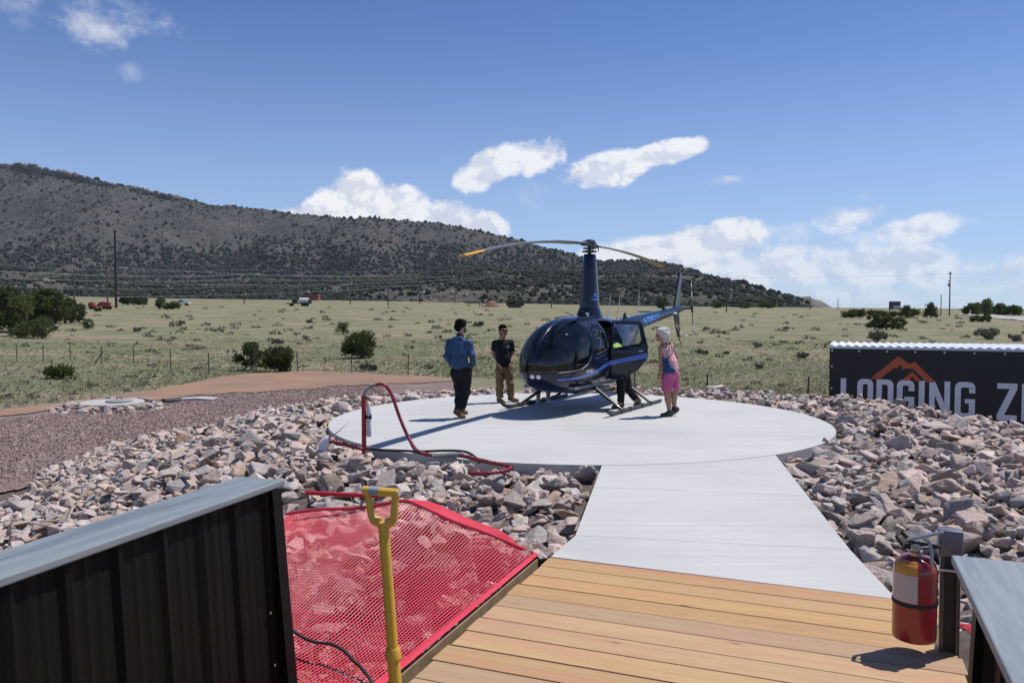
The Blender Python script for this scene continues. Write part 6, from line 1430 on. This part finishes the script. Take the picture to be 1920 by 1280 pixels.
def trousers(Jv, fd, infl, frac, hemr=.055, seat=.15, lk=.045):
    b = (fd.x, fd.y); out = [P_(Jv['waist'] * .35 + Jv['hip'] * .65, Jv['hip'], .135 + infl, seat + infl, sy=.76, dir=b, k=.06, flata=True)]
    for s in 'LR':
        hp, kn, an = Jv['hip' + s], Jv['kn' + s], Jv['an' + s]
        out.append(P_(hp, lerp3(hp, kn, min(1, frac)), .094 + infl, (.066 if frac >= 1 else .098) + infl, k=lk, flat=frac <= 1))
        if frac > 1: out.append(P_(kn, lerp3(kn, an, frac - 1), .066 + infl, hemr + infl, k=.03, flat=True))
    return out
cloth = lambda n, c, v=.12, r=.85: mat(n, c, r, var=v, vscale=9, bump=.3, bscale=120, spec=.25)
hair_dark = mat('hair_black', (.007, .006, .0055), .9, spec=.1); sole_d = mat('sole_brown', (.08, .05, .03), .8); sole_w = mat('sole_pale', (.5, .45, .38), .8)

# -- man in blue hooded jacket, seen from behind
J_shoe = (mat('tan_suede', (.17, .092, .046), .8, var=.2, vscale=20), sole_d, False)
o1, D1 = (862, 784), pad_at(862, 784)
J1 = make_J(o1, D1, {'head': (864.5, 611, .06), 'neck': (863, 634, 0), 'chest': (861, 652, -.02), 'waist': (862, 676, -.02), 'hip': (865, 692, -.02), 'shL': (844, 643, .04), 'shR': (879, 642, -.06), 'elL': (838, 666, .02), 'elR': (886.5, 665, -.10), 'wrL': (846, 684, .14), 'wrR': (886, 686, .02), 'hipL': (855, 697, .02), 'hipR': (875, 697, -.04), 'knL': (861, 731, .06), 'knR': (874, 732, -.02), 'anL': (858.5, 768, -.02), 'anR': (866, 767, .12), 'toeL': (870, 781, -.06), 'toeR': (873, 776, .20), 'heelL': (855, 773, -.02)}); J1['look'] = (.75, .65, 0); J1['hdL'] = (.3, .6, -.5); J1['hdR'] = (.1, .5, -.5)
jk = cloth('jacket_blue', (.030, .078, .170), .3, .6); blk = cloth('trousers_black', (.012, .013, .016), .2)
def g1(Jv, fd, rt, up):
    hem = Jv['hip'] + up * .03; hood = [P_(Jv['neck'] - fd * .075 - up * .015 - rt * .06, Jv['neck'] - fd * .075 - up * .015 + rt * .06, .055, k=.04), P_(Jv['neck'] - fd * .10 - up * .07 - rt * .03, Jv['neck'] - fd * .10 - up * .07 + rt * .03, .05, .05, k=.05)]
    return [('jacket', jk, upper(Jv, fd, .018, hem) + sleeve(Jv, 'L', .009, 1.95) + sleeve(Jv, 'R', .009, 1.97) + hood, .009), ('collar', blk, [P_(Jv['neck'] - fd * .01 - up * .02, Jv['neck'] + up * .035, .075, .072, k=.01)], 0), ('trousers', blk, trousers(Jv, fd, .012, 1.96, .050), .007)]
person('dark-haired man in blue hooded jacket and black trousers seen from behind', D1, J1, (.55, .83), skin('skin_light', (.42, .24, .165)), hair_dark, g1, [((-.015, .045, 0), (-.035, .03, 0), .096, .094, {}), ((-.06, -.01, 0), (-.058, -.045, 0), .070, .056, {}), ((.045, .075, .025), (.0, .09, -.02), .05, .052, {}), ((-.03, .10, .04), (-.05, .08, -.05), .035, .04, {})], beard=True, hair_noise=.009)

# -- man in black polo and khaki trousers with sunglasses
J_shoe = (mat('tan_boot', (.17, .105, .045), .8, var=.3, vscale=20), sole_d, True)
o2, D2 = (947, 754), pad_at(947, 754)
J2 = make_J(o2, D2, {'head': (943.5, 620, -.03), 'neck': (942, 636, .0), 'chest': (943, 652, 0), 'waist': (944, 672, -.02), 'hip': (945, 687, 0), 'shL': (929, 644, -.0), 'shR': (957, 643, .04), 'elL': (925.5, 664, .03), 'elR': (961, 665, .06), 'wrL': (935, 682, -.11), 'wrR': (958.5, 680, -.09), 'hipL': (938, 693, -.02), 'hipR': (953, 692, .02), 'knL': (937, 718, -.05), 'knR': (956.5, 717, -.02), 'anL': (936.5, 745, -.02), 'anR': (958, 743, .06), 'toeL': (944, 752, -.16), 'toeR': (970, 750, -.04), 'heelL': (935, 751, .02), 'heelR': (956, 749, .08)}); J2['look'] = (.38, -.92, 0); J2['hdL'] = (.45, -.35, -.6); J2['hdR'] = (-.35, -.35, -.6)
polo = cloth('polo_black', (.014, .014, .016), .2); khaki = cloth('khaki', (.19, .135, .075), .25)
def g2(Jv, fd, rt, up):
    return [('polo_shirt', polo, upper(Jv, fd, .012, Jv['hip'] + up * .02, belly=.008) + sleeve(Jv, 'L', .018, .66) + sleeve(Jv, 'R', .018, .66) + [P_(Jv['neck'] - up * .015, Jv['neck'] + up * .02, .068, .064, k=.02)], .003), ('cargo_trousers', khaki, trousers(Jv, fd, .010, 1.93, .068, .142), .009)]
def ex2(root, Jv, fd, rt, up):
    c = Jv['chest'] + fd * .118 + up * .03 + rt * -.075
    M = MB(); M.lathe([(.036, 0), (.036, .004), (.03, .006)], c, 14, (fd * 1).to_track_quat('Z', 'Y').to_matrix()); M.build('chest_emblem', mat('emblem_white', (.55, .55, .55), .7, color2=(.05, .05, .05), vscale=45), root)
    MB().tube([Vector(lerp3(Jv['elR'], Jv['wrR'], .9)), Vector(lerp3(Jv['elR'], Jv['wrR'], .98))], .036, 12).build('wristwatch', rubber, root)
person('man in black polo, khaki trousers and sunglasses facing the camera', D2, J2, (.35, -.94), skin('skin_tan', (.36, .19, .125)), hair_dark, g2, [((-.03, .045, 0), (-.02, .05, 0), .094, .094, {}), ((-.065, -.02, 0), (-.06, -.075, 0), .066, .05, {}), ((.045, .085, .02), (.045, .085, -.02), .035, .035, {})], ex2, beard=True, shades=True)

# -- white-haired woman in pink, bag across her back
J_shoe = (mat('black_sandal', (.02, .02, .022), .6), sole_w, False)
o3, D3 = (1256, 780), pad_at(1256, 780)
J3 = make_J(o3, D3, {'head': (1239.5, 628, -.02), 'neck': (1246, 646, 0), 'chest': (1249, 660, .02), 'waist': (1255, 681, .02), 'hip': (1258, 697, 0), 'shL': (1238, 652, -.06), 'shR': (1259, 650, .08), 'elL': (1236.5, 674, -.10), 'elR': (1270, 669, .15), 'wrL': (1235, 697, -.10), 'wrR': (1258, 684, .22), 'hipL': (1250, 703, -.05), 'hipR': (1265, 702, .06), 'knL': (1250, 738, -.06), 'knR': (1264, 736, .06), 'anL': (1254, 770, -.06), 'anR': (1266, 765, .08), 'toeL': (1240, 777, -.08), 'toeR': (1259, 775, .06), 'heelL': (1257, 776, -.05), 'heelR': (1271, 770, .09)}); J3['look'] = (-.93, .30, -.0); J3['hdL'] = (-.05, 0, -1)
m, t, b = newmat('plaid_pink'); tc = t.node('ShaderNodeTexCoord').outputs['Object']; sp = t.node('ShaderNodeSeparateXYZ'); t.l.new(tc, sp.inputs[0])
st1 = t.m('GREATER_THAN', t.m('FRACT', t.m('MULTIPLY', sp.outputs[2], 15)), .6); st2 = t.m('GREATER_THAN', t.m('FRACT', t.m('MULTIPLY', t.m('ADD', sp.outputs[0], sp.outputs[1]), 14)), .62)
c = t.mix(t.m('MULTIPLY', st1, .6), (.58, .36, .36), (.52, .17, .19)); c = t.mix(t.m('MULTIPLY', st2, .5), c, (.50, .18, .21)); c = t.mix(t.m('MULTIPLY', t.m('GREATER_THAN', t.noise(tc, 45, 2), .62), .6), c, (.66, .58, .56)); t.put(b.inputs['Base Color'], c); b.inputs['Roughness'].default_value = .85
pinks = cloth('shorts_pink', (.50, .115, .25), .12); denim = cloth('bag_denim', (.028, .065, .16), .3)
def g3(Jv, fd, rt, up):
    return [('sleeveless_blouse', MATS['plaid_pink'], upper(Jv, fd, .010, Jv['hip'] + up * .015, .050, .03) , .004), ('shorts', pinks, trousers(Jv, fd, .006, .84, .06, .165, .015), .004)]
def ex3(root, Jv, fd, rt, up):
    bc = Vector((-.075, -.170, Jv['waist'].z - .01)); V, F = sdf_surface([P_(bc + Vector((-.045, 0, .08)), bc + Vector((.0, .0, -.07)), .045, .080, k=.05, sy=.5, dir=(0, 1)), P_(bc + Vector((-.04, 0, -.10)), bc + Vector((.09, .01, -.11)), .045, .045, k=.06, sy=.7, dir=(0, 1))], .01, .003); bag = mesh_obj('bag', V, F, denim, root, smooth=True)
    MB().tube(spline([bc + Vector((-.0, 0, .10)), Vector((.0, -.165, Jv['chest'].z)), Vector((-.005, -.12, Jv['neck'].z - .03)), Vector((-.02, -.03, Jv['neck'].z + .035)), Vector((-.06, .08, Jv['chest'].z + .05))], 20), .017, 8, flat=.4).build('bag_strap', denim, bag, smooth=True)
white_hair = mat('hair_white', (.60, .585, .555), .8, bump=1.0, bscale=50, color2=(.36, .35, .33), vscale=30)
person('white-haired woman in pink plaid blouse and pink shorts with blue shoulder bag', D3, J3, (-.93, .36), skin('skin_tanned', (.36, .185, .12)), white_hair, g3, [((-.02, .045, 0), (-.045, .035, 0), .105, .108, {}), ((-.065, -.02, 0), (-.06, -.055, 0), .085, .07, {}), ((.03, .085, .02), (.02, .09, -.02), .055, .055, {}), ((-.01, -.0, .075), (-.01, -.02, .075), .035, .03, {}), ((-.01, -.0, -.075), (-.01, -.02, -.075), .035, .03, {})], ex3, hair_noise=.014, sc=.95)

# -- man leaning into the cabin through the open rear door
J_shoe = (mat('brown_boot', (.16, .085, .045), .7, var=.3, vscale=20), sole_d, True)
o4, D4 = (1172, 769), pad_at(1172, 769)
J4 = make_J(o4, D4, {'head': (1151, 633, .22), 'neck': (1154, 648, .16), 'chest': (1157, 663, .10), 'waist': (1163, 682, .03), 'hip': (1167, 697, 0), 'shL': (1148, 654, .06), 'shR': (1164, 652, .22), 'elL': (1143, 668, .14), 'elR': (1155, 664, .34), 'wrL': (1136, 668, .28), 'wrR': (1144, 658, .42), 'hipL': (1163, 703, -.03), 'hipR': (1172, 702, .06), 'knL': (1163.5, 731, -.04), 'knR': (1179, 733, .05), 'anL': (1163.5, 758, -.02), 'anR': (1194, 753, .08), 'toeL': (1149, 766, -.03), 'toeR': (1192, 765, .06), 'heelL': (1166, 764.5, -.01), 'heelR': (1200, 757, .09)}); J4['look'] = (-.8, .55, -.15)
hiv = mat('hi_vis', (.38, .62, .04), .6); gsh = cloth('shirt_dark', (.03, .03, .035))
def g4(Jv, fd, rt, up):
    return [('safety_vest', hiv, upper(Jv, fd, .016, Jv['hip'] + up * .03, .05), .003), ('shirt_sleeves', gsh, sleeve(Jv, 'L', .012, 1.9) + sleeve(Jv, 'R', .012, 1.9) + [P_(Jv['shL'], Jv['shR'], .055, k=.04)], .003), ('trousers', blk, trousers(Jv, fd, .012, 1.95, .056), .004)]
person('man in black trousers and yellow safety vest leaning behind the open cabin door', Vector((2.20, 15.50, 0)), J4, (-.85, .5), skin('skin_light'), hair_dark, g4, [((-.02, .045, 0), (-.035, .03, 0), .097, .097, {}), ((-.06, -.02, 0), (-.055, -.05, 0), .07, .06, {})])

# -- person on the far side of the cabin, bare legs seen under the belly
J_shoe = (mat('white_trainer', (.55, .54, .52), .6), sole_w, False)
o5, D5 = (1020, 756), pad_at(1020, 756)
J5 = make_J(o5, D5, {'head': (1023, 619, .02), 'neck': (1021, 637, .03), 'chest': (1020, 652, .03), 'waist': (1019, 674, .02), 'hip': (1019, 690, 0), 'shL': (1004, 643, .05), 'shR': (1037, 643, .03), 'elL': (1001, 664, .05), 'elR': (1041, 664, .02), 'wrL': (1005, 682, -.08), 'wrR': (1037, 680, -.10), 'hipL': (1012, 695, 0), 'hipR': (1026, 695, 0), 'knL': (1010, 721, -.03), 'knR': (1028, 721, -.02), 'anL': (1009, 749, .02), 'anR': (1028, 749, .02), 'toeL': (1007, 754, -.16), 'toeR': (1031, 754, -.15), 'heelL': (1009, 753, .06), 'heelR': (1028, 753, .06)}); J5['look'] = (.2, -.97, -.0)
def g5(Jv, fd, rt, up): return [('shirt', cloth('shirt_grey', (.18, .19, .21)), upper(Jv, fd, .012, Jv['hip'] + up * .02) + sleeve(Jv, 'L', .014, .7) + sleeve(Jv, 'R', .014, .7), .003), ('shorts', cloth('shorts_navy', (.03, .035, .05)), trousers(Jv, fd, .014, .95), .003)]
person('person in shorts behind the helicopter, bare legs showing under the belly', D5, J5, (.2, -.97), skin('skin_light'), hair_dark, g5, [((-.02, .045, 0), (-.035, .03, 0), .096, .096, {}), ((-.06, -.02, 0), (-.055, -.05, 0), .07, .06, {})])

# ---------------------------------------------------------------- air: faint haze that greys the far hills
hz = MB().box((0, 1600, 0), (5200, 3700, 2), None).build('haze', None); 
hz.data.clear_geometry(); x0, x1, y0, y1, z0, z1 = -6300, 6300, -450, 7500, -6.0, 470
hz.data.from_pydata([(x, y, z) for z in (z0, z1) for y in (y0, y1) for x in (x0, x1)], [], [(0, 2, 3, 1), (4, 5, 7, 6), (0, 1, 5, 4), (2, 6, 7, 3), (0, 4, 6, 2), (1, 3, 7, 5)])
m = bpy.data.materials.new('haze_air'); m.use_nodes = True; t = NT(m.node_tree); t.n.remove(t.n['Principled BSDF']); pv_ = t.node('ShaderNodeVolumePrincipled')
pv_.inputs['Color'].default_value = (.78, .87, 1.0, 1); pv_.inputs['Density'].default_value = .000042; pv_.inputs['Anisotropy'].default_value = .2; t.l.new(pv_.outputs[0], t.n['Material Output'].inputs['Volume'])
hz.data.materials.append(m); tag(hz, 'thin pale haze in the air over the whole valley', 'haze', kind='stuff')
